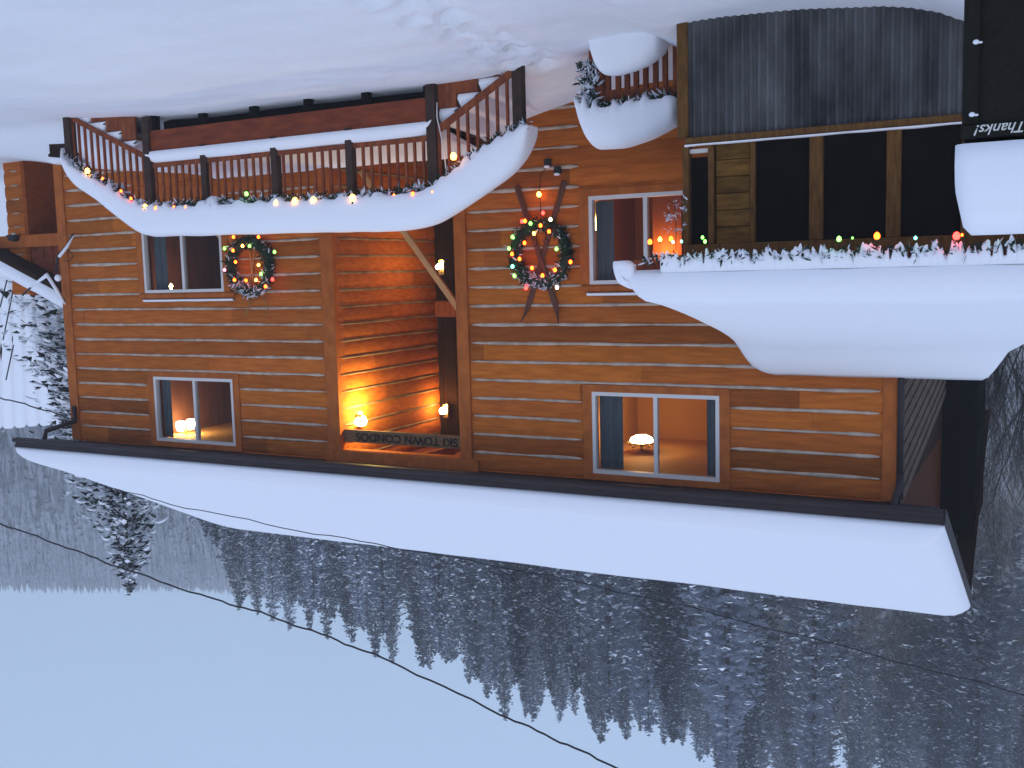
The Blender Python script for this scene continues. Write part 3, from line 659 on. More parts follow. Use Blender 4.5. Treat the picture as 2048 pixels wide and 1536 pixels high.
while XS0+.13*k < DX0-.08: X = XS0+.155*k+.02; t_ = (X-XS0)/(DX0-XS0); (baluster(X, ZN-.72+t_*(ZL+.15-ZN+.72), ZN+t_*(-1.2-ZN)) if t_ < .97 else None); k += 1
k = 1
while True:
    X = DX1+.148*k; t_ = (X-DX1)/(XS1-DX1)
    if t_ > .97: break
    baluster(X, ZL+.1+t_*(ZF-.75-ZL-.1), -1.2+t_*(ZF+1.2)); k += 1
def step(X0, X1, z):
    mb = MB(); mb.box(X0, X1, DY+.05, DY+1.45, z-.05, z); mb.box(X0, X1, DY+.03, DY+.06, z-.75, z-.01); mb.build('step', M['deck_wood'], deck)
stepsN = [(at(918, 230, DY+.1).x, DX0-.03, -2.30), (at(960, 200, DY+.1).x, at(918, 230, DY+.1).x, -2.47), (at(1002, 170, DY+.1).x, at(960, 200, DY+.1).x, -2.64)]
for a, b, z in stepsN: step(a, b, z)
fx = [280, 252, 222, 193, 163]; fz_ = [283, 264, 245, 229]
stepsF = []
for i in range(4):
    a = at(fx[i], 300, DY+.1).x; b = at(fx[i+1], 300, DY+.1).x; z = at(fx[i], fz_[i], DY+.1).z; stepsF.append((a, b, z)); step(a, b, z-.02)
# snow on steps, landing and rails
mb = MB()
for a, b, z in stepsN:
    mb.add(*[([(x, y, zz) for zz in (0,) for x in (0,) for y in (0,)]), []][:2] if False else ([], []))
    rows = []
    for i in range(7):
        u = i/6; X = a+.01+(b-a-.02)*u; e = math.sqrt(max(0, 1-(2*u-1)**8))
        rows.append([(X, DY+.07, z+.002), (X, DY+.05, z+.06), (X, DY+.06, z+.02+.17*e), (X, DY+.13, z+.02+.20*e), (X, DY+.7, z+.02+.23*e), (X, DY+1.4, z+.02+.28*e)])
    mb.grid(rows); mb.add(rows[0], [(5, 4, 3, 2, 1, 0)]); mb.add(rows[-1], [(0, 1, 2, 3, 4, 5)])
tag(mb.build('step_snow', M['snow']), 'snow lying on the short flight of steps at the near end of the landing', 'snow')
mb = MB()
for a, b, z in stepsF:
    rows = []
    for i in range(7):
        u = i/6; X = a+.01+(b-a+.07)*u; e = math.sqrt(max(0, 1-(2*u-1)**8))
        rows.append([(X, DY+.04, z-.015), (X, DY+.02, z+.04), (X, DY+.03, z+.0+.13*e), (X, DY+.10, z+.16*e), (X, DY+.7, z+.17*e), (X, DY+1.4, z+.19*e)])
    mb.grid(rows); mb.add(rows[0], [(5, 4, 3, 2, 1, 0)]); mb.add(rows[-1], [(0, 1, 2, 3, 4, 5)])
tag(mb.build('step_snow', M['snow']), 'snow lying on the flight of steps at the far end of the landing', 'snow')
mb = MB(); rows = []
n = 90
for i in range(n+1):
    X = DX0-.02+(DX1-DX0+.1)*i/n; e = math.sqrt(max(0, 1-(2*i/n-1)**30))
    q = .02*nz3(X*1.1, 2, 2); zf = ZL+.21+q
    rows.append([(X, DY-.02, ZL+.004), (X, DY-.07+q, ZL+.02), (X, DY-.08+q, ZL+.10*e), (X, DY-.05, ZL+(zf-ZL-.03)*e), (X, DY+.08, ZL+(zf+.02-ZL)*e), (X, DY+.5, zf+.03+.02*nz3(X*.8, 1, 0)), (X, DY+1.0, zf+.06+.03*nz3(X*.7, 5, 0)), (X, -.12, zf+.09+.04*nz3(X*.9, 9, 0)), (X, -.03, zf+.12)])
mb.grid(rows); mb.add(rows[0], [tuple(range(8, -1, -1))]); mb.add(rows[-1], [tuple(range(9))])
tag(mb.build('landing_snow', M['snow']), 'snow covering the entrance landing and drifted against the log wall', 'snow')
# rail snow: bottom and top outlines
def q(x, y): p = at(x, y, DY-.05); return p.x, p.z
TOPL = [(1064, 262), (1056, 312), (1022, 350), (950, 402), (872, 450), (800, 463), (600, 466), (450, 470), (300, 474), (272, 462), (192, 397), (150, 370), (133, 322)]
BOTL = [(1062, 255), (1040, 265), (1000, 285), (950, 320), (905, 352), (870, 382), (800, 392), (700, 402), (600, 405), (500, 408), (400, 414), (300, 418), (262, 402), (200, 360), (150, 335), (134, 312)]
tp = [q(x, y) for x, y in TOPL]; bp_ = [q(x, y) for x, y in BOTL]
pts = []
N_ = 120; xa, xb = tp[0][0], tp[-1][0]
for i in range(N_+1):
    X = xa+(xb-xa)*i/N_
    pts.append((X, DY-.02, interp(bp_, X)-.02, interp(tp, X)))
tag(loaf(pts, .19, 3, .07, .10, .10).build('rail_snow', M['snow']), 'thick curved snow cap running along the entrance landing railing', 'snow')
gar = thing('garland', 'evergreen garland with orange lights under the snow on the landing railing', 'garland', (10.3, DY, -1.25))
mb = MB()
for i in range(420):
    X = xa+.05+(xb-xa-.1)*i/419; z = interp(bp_, X)
    if rnd.random() < .85: sprays(mb, (X, DY-.10, z-.03), 7, .12, .055, down=.4, snowfrac=.38)
mb.build('foliage', [M['needle'], M['needlesnow']], gar)
for x, y, k, r in ((175, 342, 'y', .034), (205, 357, 'o', .016), (242, 382, 'o', .018), (262, 397, 'o', .018), (290, 413, 'y', .026), (313, 416, 'o', .028), (348, 414, 'o', .016), (372, 414, 'o', .018), (493, 388, 'g', .024), (553, 406, 'y', .034), (590, 402, 'y', .036), (627, 401, 'y', .038), (705, 396, 'y', .038), (788, 390, 'o', .012), (826, 388, 'o', .022), (866, 384, 'o', .022), (907, 313, 'y', .038), (884, 362, 'o', .016)):
    p = at(x, y, DY-.19); bulb(gar, p, k, r*1.2)
p0, p1 = at(885, 355, DY-.12), at(878, 150, DY-.12)
mb = MB(); mb.tube([at(893, 352, DY-.12), at(888, 300, DY-.10), at(880, 262, DY-.12), at(874, 235, DY-.12), at(874, 205, DY-.12)], .010, 5); mb.build('cable', M['frame'], gar)

# ------------------------------------------------------------------ small railing between landing and porch
SY = -1.9
sr = thing('porch_step_railing', 'short dark railing with balusters between the log wall and the metal-skirted porch', 'railing', (4.6, SY, -2.5))
def ats(x, y): return at(x, y, SY)
a, b = ats(1207, 196), ats(1363, 186)
mb = MB(); mb.bar(a, b, .07, .16); mb.build('top_rail', M['deck_wood'], sr)
pp = ats(1196, 110); mb = MB(); mb.box(pp.x-.09, pp.x+.09, SY-.09, SY+.09, pp.z-.1, ats(1196, 203).z, bev=.015); mb.build('post', M['deck_wood'], sr)
for xx in (1217, 1237, 1255, 1273, 1292, 1312, 1331, 1352):
    c = ats(xx, 180); mb = MB(); mb.box(c.x-.028, c.x+.028, SY-.03, SY+.03, c.z-1.0, c.z+.05); mb.build('baluster', M['deck_wood'], sr)
sx = [ats(x, y) for x, y in ((1350, 110), (1340, 130), (1300, 152), (1260, 160), (1235, 158), (1218, 130), (1210, 95))]
hp = []; bt = [ats(x, 84+(1350-x)*.03).z for x in range(1350, 1209, -10)]
xs_ = [ats(x, 150).x for x in range(1350, 1209, -4)]
tpz = sorted((p.x, p.z) for p in [Vector((ats(x, y).x, 0, ats(x, y).z)) for x, y in ((1352, 100), (1345, 118), (1318, 140), (1290, 152), (1255, 161), (1232, 159), (1218, 150), (1212, 100))])
hp = [(X, SY-.34, ats(1280, 86).z-.12, interp(tpz, X)) for X in sorted(xs_)]
tag(loaf(hp, .24, 12, .05, 0, .10).build('bench_snow', M['snow']), 'rounded heap of snow in front of the balusters of the short railing', 'snow')
TOP2 = [(1162, 205), (1166, 240), (1178, 282), (1192, 299), (1250, 296), (1300, 280), (1355, 250), (1362, 236)]
BOT2 = [(1162, 200), (1180, 218), (1250, 214), (1290, 206), (1330, 200), (1362, 200)]
t2 = sorted((at(x, y, SY-.05).x, at(x, y, SY-.05).z) for x, y in TOP2); b2 = sorted((at(x, y, SY-.05).x, at(x, y, SY-.05).z) for x, y in BOT2)
pts = []
for i in range(41):
    X = t2[0][0]+(t2[-1][0]-t2[0][0])*i/40; pts.append((X, SY-.03, interp(b2, X), interp(t2, X)))
tag(loaf(pts, .26, 21, .05, .08, .08).build('rail_snow', M['snow']), 'plump snow cap on the short railing beside the porch corner', 'snow')
g2 = thing('garland', 'snow-dusted evergreen garland hanging down the post of the short railing', 'garland', (5.0, SY-.1, -2.2))
mb = MB()
for i in range(60): 
    X = t2[0][0]+.03+(t2[-1][0]-t2[0][0]-.08)*i/59; sprays(mb, (X, SY-.16, interp(b2, X)-.02), 4, .12, .045, down=.5, snowfrac=.35)
for i in range(34):
    p = at(1176+10*math.sin(i*.9), 205-i*2.3, SY-.14); sprays(mb, p, 9, .13, .06, down=.5, snowfrac=.55)
mb.build('foliage', [M['needle'], M['needlesnow']], g2)

# ------------------------------------------------------------------ porch with corrugated metal skirt
PY = -3.6
porch = thing('screened_porch', 'screened timber porch with corrugated metal skirt and deep snow on its roof', 'porch', (1.5, PY, -2.7))
def ap(x, y): return at(x, y, PY)
PX1 = ap(1378, 260).x; ZS = ap(1378, 276).z; PX0 = -1.2; ZE = ap(1300, 512).z
mb = MB(); rows = [[], []]
n = int((PX1-PX0)/.012)
for i in range(n+1):
    X = PX0+(PX1-PX0)*i/n; o = .021*math.sin(X*2*math.pi/.083)
    rows[0].append((X, PY-.02+o, -2.95)); rows[1].append((X, PY-.02+o, ZS))
mb.grid(rows); mb.build('metal_skirt', M['metal'], porch)
mb = MB(); mb.box(PX0, PX1+.0, PY+.03, PY+.10, -2.9, ZS-.01); mb.box(PX1-.06, PX1, PY+.10, -2.9+2.7, -2.9, ZS-.01); mb.build('skirt_backing', M['dark_side'], porch)
mb = MB(); mb.box(PX1-.005, PX1+.11, PY-.05, PY+.07, -2.95, ZS, bev=.01); mb.build('corner_post', M['post_wood'], porch)
mb = MB(); mb.box(PX0, PX1+.02, PY-.075, PY+.08, ZS+.004, ZS+.075, bev=.008); sillo = mb.build('sill_beam', M['post_wood'], porch)
mb = MB(); rows = []
for i in range(50):
    X = PX0+(PX1+.02-PX0)*i/49; h = .022+.010*nz3(X*3, 1, 1); rows.append([(X, PY-.07, ZS+.077), (X, PY-.10, ZS+.079), (X, PY-.10, ZS+.077+h*.6), (X, PY-.07, ZS+.077+h), (X, PY-.03, ZS+.08)])
mb.grid(rows); mb.build('sill_snow', M['sillsnow'], sillo)
mb = MB(); mb.box(PX0, PX1+.03, PY-.07, PY+.10, ZE-.10, ZE+.16, bev=.008); mb.build('top_beam', M['post_wood'], porch)
for xx, w in ((1375, .07), (1425, .06), (1508, .05), (1634, .13), (1788, .13), (1937, .12)):
    c = ap(xx, 400); mb = MB(); mb.box(c.x-w/2, c.x+w/2, PY-.06, PY+.06, ZS+.08, ZE-.1, bev=.01); mb.build('porch_post', M['post_wood'], porch)
c0, c1 = ap(1505, 400).x, ap(1428, 400).x
mb = MB(); nz_ = 6; hh = (ZE-.1-ZS-.08)/nz_
for k in range(nz_): mb.box(c0+.02, c1-.03, PY-.02, PY+.03, ZS+.08+k*hh+.003, ZS+.08+(k+1)*hh-.003, tone=tone(), bev=.006)
mb.build('plank_panel', M['porch_wood'], porch, True)
for x0, x1 in ((1510, 1627), (1644, 1776), (1800, 1930), (1945, 2048)):
    a_x, b_x = ap(x1, 400).x, ap(x0, 400).x
    mb = MB(); mb.box(a_x+.0, b_x, PY+.0, PY+.012, ZS+.08, ZE-.1); mb.build('screen_panel', M['screen'], porch)
a_x, b_x = ap(1422, 400).x, ap(1381, 400).x
mb = MB(); mb.box(a_x, b_x, PY+.03, PY+.04, ZS+.2, ZE-.1); mb.build('narrow_window', M['screen'], porch)
mb = MB(); mb.box(a_x-.0, b_x+.03, PY-.02, PY+.05, ZS+.12, ZS+.16); mb.build('narrow_window_sill', M['frame'], porch)
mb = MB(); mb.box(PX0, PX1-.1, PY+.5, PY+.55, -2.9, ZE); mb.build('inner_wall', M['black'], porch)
mb = MB(); ex = ap(1250, 530).x
RX1 = at(1252, 535, -4.2).x
mb.add([(-.9, -4.2, -.03), (RX1-.1, -4.2, -.03), (RX1-.3, -.05, .98), (.65, -.05, .98), (-.9, -4.2, .04), (RX1-.1, -4.2, .04), (RX1-.3, -.05, 1.05), (.65, -.05, 1.05)], [(3, 2, 1, 0), (4, 5, 6, 7), (0, 1, 5, 4), (1, 2, 6, 5), (2, 3, 7, 6), (3, 0, 4, 7)])
mb.build('porch_roof', M['deck_wood'], porch)
mb = MB(); mb.box(PX0-.4, RX1-.09, -4.24, -4.202, -.1, .07, bev=.006); mb.build('eave_board', M['deck_wood'], porch)
# snow on the porch roof (height field)
def sst(v): v = min(1, max(0, v)); return v*v*(3-2*v)
def psnow(X, Y):
    t = (Y+4.2)/4.15
    z = .34+t*.92+.22*sst((t-.72)/.25)+.02*nz3(X*.8, Y*.8, 2)
    base = z-.33+.06*t
    wd_ = .38+.5*math.sin(math.pi*min(1, t/.85)) if t < .85 else .38
    k = math.sqrt(max(0, 1-(1-min(1, max(0, (RX1-X)/wd_)))**2)); f = base+(z-base)*(.12+.88*k)
    xl = -.65+1.12*t; l = sst((X-xl)/.3); f -= (1-l)*.36+max(0, xl-X)*.6
    return f
mb = MB(); rows = []
xs_ = [PX0-.5+(RX1+.5-PX0)*i/70 for i in range(71)]
def eb(X): return .0+.012*nz3(X*2, 0, 0)
for X in xs_:
    k = min(1, max(.02, (RX1-X)/.25)); k = math.sqrt(1-(1-k)**2)
    zt = psnow(X, -4.2)
    row = [(X, -4.16, eb(X)+.065), (X, -4.30, eb(X)+.0), (X, -4.36, eb(X)+.05), (X, -4.38, .02+(zt-.02)*.45), (X, -4.35, .02+(zt-.02)*.8*max(k, .3)), (X, -4.28, .02+(zt-.02)*max(k, .3))]
    for j in range(1, 22):
        Y = -4.2+4.12*(j/21)**1.0; row.append((X-.20*(Y+4.2)/4.15*sst((X-2.6)/1), Y, psnow(X, Y)))
    row.append((row[-1][0], -.06, psnow(X, -.08)-.1))
    rows.append(row)
mb.grid(rows); n = len(rows[0]); mb.add([v for r in rows[-1] for v in (r, (r[0]-.03, r[1], r[2]-.10))], [(2*i, 2*i+1, 2*i+3, 2*i+2) for i in range(5, n-1)])
tag(mb.build('porch_roof_snow', M['snow']), 'huge rounded snow load on the porch roof curling down at its end', 'snow')
mb = loaf([(RX1-.13, -4.27, -.06, .20), (RX1-.04, -4.28, -.10, .17), (RX1+.07, -4.27, -.10, .12)], .11, 5, .015, 0, .07)
tag(mb.build('eave_end_snow', M['snow']), 'small rounded snow knob at the very end of the porch eave', 'snow')
g3 = thing('garland', 'icy evergreen garland with red and green lights along the porch eave', 'garland', (1.8, -4.3, -.1))
mb = MB()
def ag(x, y): return at(x, y, -4.36)
gx0, gx1 = ag(1290, 490).x, -.2; n = 190
for i in range(n):
    X = gx0+(gx1-gx0)*i/(n-1); z = -.10+.02*math.sin(i*.7)+.02*nz3(i*.3, 0, 0)
    sprays(mb, (X, -4.37, z), 5, .085, .035, down=.2, snowfrac=.25)
mb.build('foliage', [M['needle'], M['needlesnow']], g3)
mb = MB()                                                   # snow tongues frozen between the sprigs
notch = []; X = gx1
while X < 3.6: X += rnd.uniform(.05, .42); notch.append((X, rnd.uniform(.010, .026), rnd.uniform(.05, .15)))
rows = []; X = gx1; xe = ag(1322, 500).x
while X < xe:
    d_ = .120+.055*nz3(X*7, 3, 1)+.085*nz3(X*17, 8, 1)+.055*nz3(X*39, 2, 6)+(.06*nz3(X*3, 1, 1) if X > 2.6 else 0)
    for a, w, h in notch: d_ -= h*math.exp(-((X-a)/w)**4)
    d_ = max(.012, d_); o = .016*nz3(X*17, 5, 5)+.010*nz3(X*40, 1, 5)
    rows.append([(X, -4.34, .03), (X, -4.385-o, .02), (X, -4.392-o, -.03-d_*.35), (X+.006*nz3(X*30, 0, 0), -4.388-o, -.03-d_*.75), (X+.01*nz3(X*30, 0, 0), -4.374-o*.6, -.034-d_*.96), (X, -4.36, -.03-d_), (X, -4.345, -.03-d_*.8), (X, -4.34, -.02)])
    X += .007
mb.grid(rows)
mb.build('snow_drips', M['snow'], g3)
for x, y, k, r in ((1300, 484, 'o', .020), (1320, 479, 'g', .018), (1342, 478, 'o', .020), (1346, 484, 'w', .012), (1363, 483, 'c', .011), (1405, 475, 'g', .013), (1410, 483, 'g', .014), (1678, 478, 'g', .019), (1705, 476, 'g', .008), (1754, 472, 'o', .024), (1831, 476, 'c', .012), (1913, 472, 'r', .026), (1924, 470, 'o', .010), (1992, 464, 'g', .013)):
    bulb(g3, at(x, y, -4.44), k, r*1.15)
mb = MB(); 
for i in range(26):                                          # small snowy sprig hanging before the lower window
    p = at(1350+rnd.uniform(-18, 22), 400+i*2.6, -3.9); sprays(mb, p, 3, .05, .02, down=.5, snowfrac=.85)
p = at(1335, 432, -3.9); sprays(mb, p, 12, .06, .03, down=.2, snowfrac=.9)
mb.tube([at(1352, 500, -4.0), at(1352, 440, -3.9), at(1348, 395, -3.9)], .004, 4)
tag(mb.build('hanging_sprig', [M['needle'], M['needlesnow']]), 'little frosted sprig dangling from the porch eave before the lower window', 'decoration')

# ------------------------------------------------------------------ wreaths
def wreath(label, c, R_, rr, bulbs, extra, snowtop=True):
    t = thing('wreath', label, 'wreath', c); mb = MB(); C_ = Vector(c)
    mb.tube([C_+Vector((math.cos(a)*R_, 0, math.sin(a)*R_)) for a in [k*math.pi/16 for k in range(32)]], rr*.55, 7, closed=True)
    for i in range(1900):
        a = rnd.uniform(0, 2*math.pi); s_ = max(0, math.sin(a))
        p = C_+Vector((math.cos(a)*R_, 0, math.sin(a)*R_)); sprays(mb, p, 1, rr*.85, rr*.62, down=0, snowfrac=.10+.55*s_**2)
    mb.build('foliage', [M['needle'], M['needlesnow']], t)
    for x, y, k in bulbs: bulb(t, at(x, y, C_.y-.13), k, .026)
    extra(t); return t
cR = at(1081, 508, -.16)
def exR(t): pass
wreath('round evergreen wreath with coloured lights over a pair of crossed skis', cR, .43, .125,
       [(1086, 426, 'r'), (1044, 443, 'r'), (1050, 442, 'o'), (1061, 447, 'g'), (1101, 439, 'w'), (1081, 451, 'o'), (1098, 463, 'o'), (1068, 467, 'y'), (1025, 474, 'g'), (1049, 486, 'o'), (1018, 497, 'g'), (1113, 498, 'g'), (1024, 508, 'o'), (1039, 518, 'o'), (1141, 524, 'o'), (1025, 533, 'c'), (1064, 536, 'o'), (1110, 540, 'o'), (1085, 551, 'o'), (1029, 552, 'g'), (1052, 576, 'r'), (1114, 575, 'w')], exR)
def ski(p, q, y, label):
    a = at(*p, y); b = at(*q, y); d = (b-a).normalized(); s = d.cross(Vector((0, 1, 0))).normalized(); L_ = (b-a).length; rows = []
    for i in range(25):
        u = i/24; w = .037+.010*abs(2*u-1)
        if u > .82: w = .050*max(.03, 1-((u-.82)/.18)**1.5)
        yo = -.012-(.10*((u-.84)/.16)**2 if u > .84 else 0)
        c = a+d*L_*u; rows.append([c-s*w+Vector((0, yo, 0)), c-s*w*.4+Vector((0, yo-.012, 0)), c+s*w*.4+Vector((0, yo-.012, 0)), c+s*w+Vector((0, yo, 0)), c+s*w+Vector((0, yo+.012, 0)), c-s*w+Vector((0, yo+.012, 0))])
    mb = MB(); mb.grid(rows, close=True, smooth=False); mb.add(rows[0], [tuple(range(6))]); mb.add(rows[-1], [tuple(range(5, -1, -1))])
    c = a+d*L_*.42; mb.bar(c-s*.04+Vector((0, -.035, 0)), c+s*.04+Vector((0, -.035, 0)), .05, .05, up=(0, 1, 0))
    tag(mb.build('ski', M['ski']), label, 'ski', 'crossed skis behind the wreath')
ski((1034, 372), (1123, 647), -.075, 'brown wooden ski leaning towards the porch side behind the round wreath')
ski((1129, 362), (1048, 643), -.045, 'brown wooden ski leaning towards the stairway side behind the round wreath')
cL = at(499, 533, -.16)
wreath('evergreen wreath with coloured lights beside the far lower window', cL, .44, .13,
       [(467, 474, 'o'), (517, 474, 'o'), (485, 492, 'y'), (499, 492, 'g'), (449, 497, 'g'), (466, 501, 'o'), (549, 504, 'g'), (471, 524, 'o'), (517, 530, 'y'), (449, 540, 'p'), (522, 548, 'g'), (469, 560, 'o'), (492, 561, 'o'), (512, 560, 'y'), (545, 559, 'r'), (531, 573, 'o')], lambda t: None)
mb = MB(); mb.tube([at(497, 480, -.08), at(507, 566, -.08)], .014, 6); mb.tube([at(512, 480, -.06), at(500, 566, -.06)], .012, 6); tag(mb.build('wooden_poles', M['pine_board']), 'two thin pale poles crossed inside the far wreath', 'poles')
mb = MB(); mb.tube([at(500, 592, -.1), at(498, 615, -.1), at(489, 632, -.1)], .014, 6); tag(mb.build('loose_ribbon', M['ribbon']), 'short straight ribbon end above the far wreath, nearer the window', 'ribbon'); mb = MB(); mb.tube([at(527, 592, -.1), at(535, 618, -.1), at(533, 632, -.1), at(526, 628, -.1)], .010, 6); tag(mb.build('loose_ribbon', M['ribbon']), 'loose curling ribbon end above the far wreath, nearer the stairway', 'ribbon')
# outlet with the cord that feeds the wreath, and a single bulb
t = thing('outdoor_outlet', 'small snow-dusted outlet box under the round wreath with a hanging light', 'outlet', at(1100, 330, -.06))
for x, y in ((1095, 326), (1115, 341)):
    c = at(x, y, -.07); mb = MB(); mb.box(c.x-.05, c.x+.05, -.10, -.035, c.z-.06, c.z+.05, bev=.01); mb.build('box', M['wire'], t)
    mb = MB(); mb.ball((c.x, c.y-.02, c.z+.055), .05, 10, sz=.45); mb.build('snow_dab', M['snow'], t)
mb = MB(); mb.tube([at(1098, 330, -.09), at(1084, 345, -.09), at(1080, 360, -.09), at(1079, 384, -.09), at(1082, 430, -.09)], .006, 5); mb.build('cord', M['wire'], t)
bulb(t, at(1078, 389, -.12), 'y', .036)

# ------------------------------------------------------------------ far end: bracket, neighbouring entrance and shed
t = thing('wall_bracket', 'dark forked metal bracket carrying a line of snow at the far house corner', 'bracket', at(120, 540, -.3))
mb = MB(); mb.tube([at(146, 468, -.10), at(136, 488, -.2), at(116, 510, -.35), at(112, 545, -.4)], .022, 6); mb.tube([at(45, 590, -.5), at(95, 545, -.5), at(130, 604, -.15)], .022, 6); mb.tube([at(120, 505, -.3), at(138, 500, -.15), at(146, 512, -.1), at(140, 522, -.1), at(128, 522, -.15)], .010, 6); mb.build('arm', M['wire'], t)
mb = MB(); mb.tube([at(147, 472, -.14), at(134, 494, -.24), at(118, 514, -.39)], [.012, .03, .03], 7); mb.tube([at(62, 574, -.54), at(94, 550, -.54), at(112, 578, -.4), at(130, 608, -.2)], [.02, .045, .035, .02], 7); mb.ball(at(116, 556, -.4), .07, 10); mb.build('snow_line', M['snow'], t)
ent = thing('far_entrance', 'small log-clad entrance porch beyond the far corner of the lodge', 'porch', (19, -.6, -2.6))
ey = .6
def ae(x, y, Y=ey): return at(x, y, Y)
p0 = ae(44, 300); p1 = ae(4, 300); mw2, mc2 = MB(), MB()
log_face(mw2, mc2, p0.x+.06, ae(12, 380).x, -2.75, .18, lambda s, o, z: (s, ey-o, z), [], [(p0.x, p0.x+.14, -9, 9), (p1.x-.2, p1.x+1, -9, 9)])
mw2.box(p0.x+.06, ae(12, 380).x, ey+.003, ey+.12, -2.75, .18); mw2.box(p0.x-.05, p0.x+.06, ey-.03, ey+.75, -2.75, .2, 0, (.6, .5, .5))
mw2.build('pillar', M['wood'], ent, True); mc2.build('chinking', M['chink'], ent)
mb = MB(); bz = ae(60, 470).z; mb.box(17.5, p1.x+2.5, ey-.10, ey+.12, bz, bz+.26, bev=.01); mb.build('beam', M['trim'], ent)
mb = MB(); g0 = ae(118, 470); g1 = ae(118, 600); 
mb.prism([(17.5, bz+.262), (p1.x+2.5, bz+.262), (p1.x+2.5, bz+.3), (17.5, ae(128, 590).z)], ey, ey+.1)
for k in range(14): X = 17.6+k*.28; mb.box(X, X+.03, ey-.02, ey, bz+.262, max(bz+.3, ae(128, 590).z-(X-17.5)*.62))
mb.build('gable_panel', M['board_red'], ent)
mb = MB(); r0, r1 = ae(134, 584, .12), ae(-60, 480, .12)
mb.add([r0, r1, (r1.x, 3.2, r1.z), (r0.x, 3.2, r0.z)]+[Vector(v)+Vector((0, 0, .1)) for v in (r0, r1, (r1.x, 3.2, r1.z), (r0.x, 3.2, r0.z))], [(3, 2, 1, 0), (4, 5, 6, 7), (0, 1, 5, 4), (1, 2, 6, 5), (2, 3, 7, 6), (3, 0, 4, 7)])
mb.build('entrance_roof', M['dark_side'], ent)
mb = MB(); rows = []
for i in range(17):
    u = i/16; p = r0+(r1-r0)*u; p.z += .105; e = .33+.02*nz3(u*5, 0, 0); rows.append([(p.x, .12, p.z), (p.x, .06, p.z+.08), (p.x, .10, p.z+e*.8), (p.x, .3, p.z+e), (p.x, 3.2, p.z+e)])
mb.grid(rows); mb.add(rows[0], [(4, 3, 2, 1, 0)])
tag(mb.build('entrance_roof_snow', M['snow']), 'thick slanting snow band on the small entrance roof beyond the lodge corner', 'snow')
mb = MB(); c = ae(28, 472, .46); mb.lathe(c, [(.001, .12), (.10, .10), (.16, .0), (.14, -.02)], 14); mb.ball(c+Vector((0, 0, -.01)), .06, 10, 1); 
tag(mb.build('porch_light', [M['wire'], M['white']]), 'unlit dark dome lamp with pale bulb under the far entrance beam', 'lamp')
mb = MB(); lx0, lx1 = ae(136, 300, -.9).x, ae(97, 300, -.9).x
mb.box(lx0, lx1, -.88, -.15, -2.9, ae(110, 312, -.9).z-.055); mb.box(lx0-.01, lx1+.02, -.9, -.1, ae(110, 312, -.9).z-.05, ae(110, 312, -.9).z)
tag(mb.build('wooden_locker', M['dark_side']), 'low dark box standing between the far steps and the entrance pillar', 'box')
mb = MB(); p = ae(110, 322, -.9); mb.grid([[(lx0-.02+i*(lx1-lx0+.04)/9, -.93, p.z-.04), (lx0-.02+i*(lx1-lx0+.04)/9, -.95, p.z), (lx0-.02+i*(lx1-lx0+.04)/9, -.8, p.z+.035), (lx0-.02+i*(lx1-lx0+.04)/9, -.2, p.z+.04)] for i in range(10)])
tag(mb.build('locker_snow', M['snow']), 'thin snow layer on the low dark box by the far steps', 'snow')
mb = MB(); rows = []
for i in range(20):
    X = 18.6+i*.42; rows.append([(X, 3.2+j*.28-.8*math.sin(j/7*1.5), -2.95+(2.75+.12*nz3(X*.6, j, 3))*math.sin(min(1, j/6)*math.pi/2)) for j in range(8)]+[(X, 9, -.5)])
mb.grid(rows); tag(mb.build('snow_bank', M['snow']), 'tall pale snow bank seen in the gap between lodge corner and entrance pillar', 'snow')
# snowy roof of the neighbouring building
nb = thing('neighbour_house', 'neighbouring house whose big snow-laden roof shows past the lodge corner', 'building', (34, 8, -2.6))
A, B, C2, D2 = at(-120, 480, 5), at(150, 560, 5), at(165, 830, 12), at(-120, 842, 12)
mb = MB(); mb.box(min(A.x, B.x)+.5, max(A.x, B.x)+6, 5.6, 11.5, -2.8, min(A.z, B.z)-.1); mb.build('wall', M['concrete'], nb)
mb = MB(); mb.add([A, B, C2, D2]+[Vector(v)-Vector((0, 0, .2)) for v in (A, B, C2, D2)], [(0, 1, 2, 3), (7, 6, 5, 4), (0, 4, 5, 1), (1, 5, 6, 2), (2, 6, 7, 3), (3, 7, 4, 0)]); mb.build('roof', M['dark_side'], nb)
mb = MB(); rows = []
for i in range(60):
    u = i/59; row = []
    for j in range(14):
        v = j/13; p = (A*(1-u)+B*u)*(1-v)+(D2*(1-u)+C2*u)*v; row.append(p+Vector((0, 0, .06+.3*min(1, (j+.3)/1.2)+.08*nz3(u*3, v*3, 3)-(.10 if i % 5 == 2 else 0))))
    rows.append(row)
mb.grid(rows); tag(mb.build('neighbour_roof_snow', M['snow']), 'broad snow sheet on the neighbouring roof past the lodge corner', 'snow')
for (x0, y0, x1, y1, i) in ((14, 560, 0, 615, 0), (30, 562, 6, 680, 1), (27, 690, 12, 760, 2)):
    mb = MB(); mb.tube([at(x0, y0, 4.2), at((x0+x1)/2, (y0+y1)/2, 4.2), at(x1, y1, 4.2)], .018, 5)
    tag(mb.build('overhead_wire', M['wire']), ['short dark wire crossing the neighbouring roof at the picture edge', 'long dark slanting wire before the neighbouring roof', 'faint lower wire before the neighbouring roof'][i], 'wire')

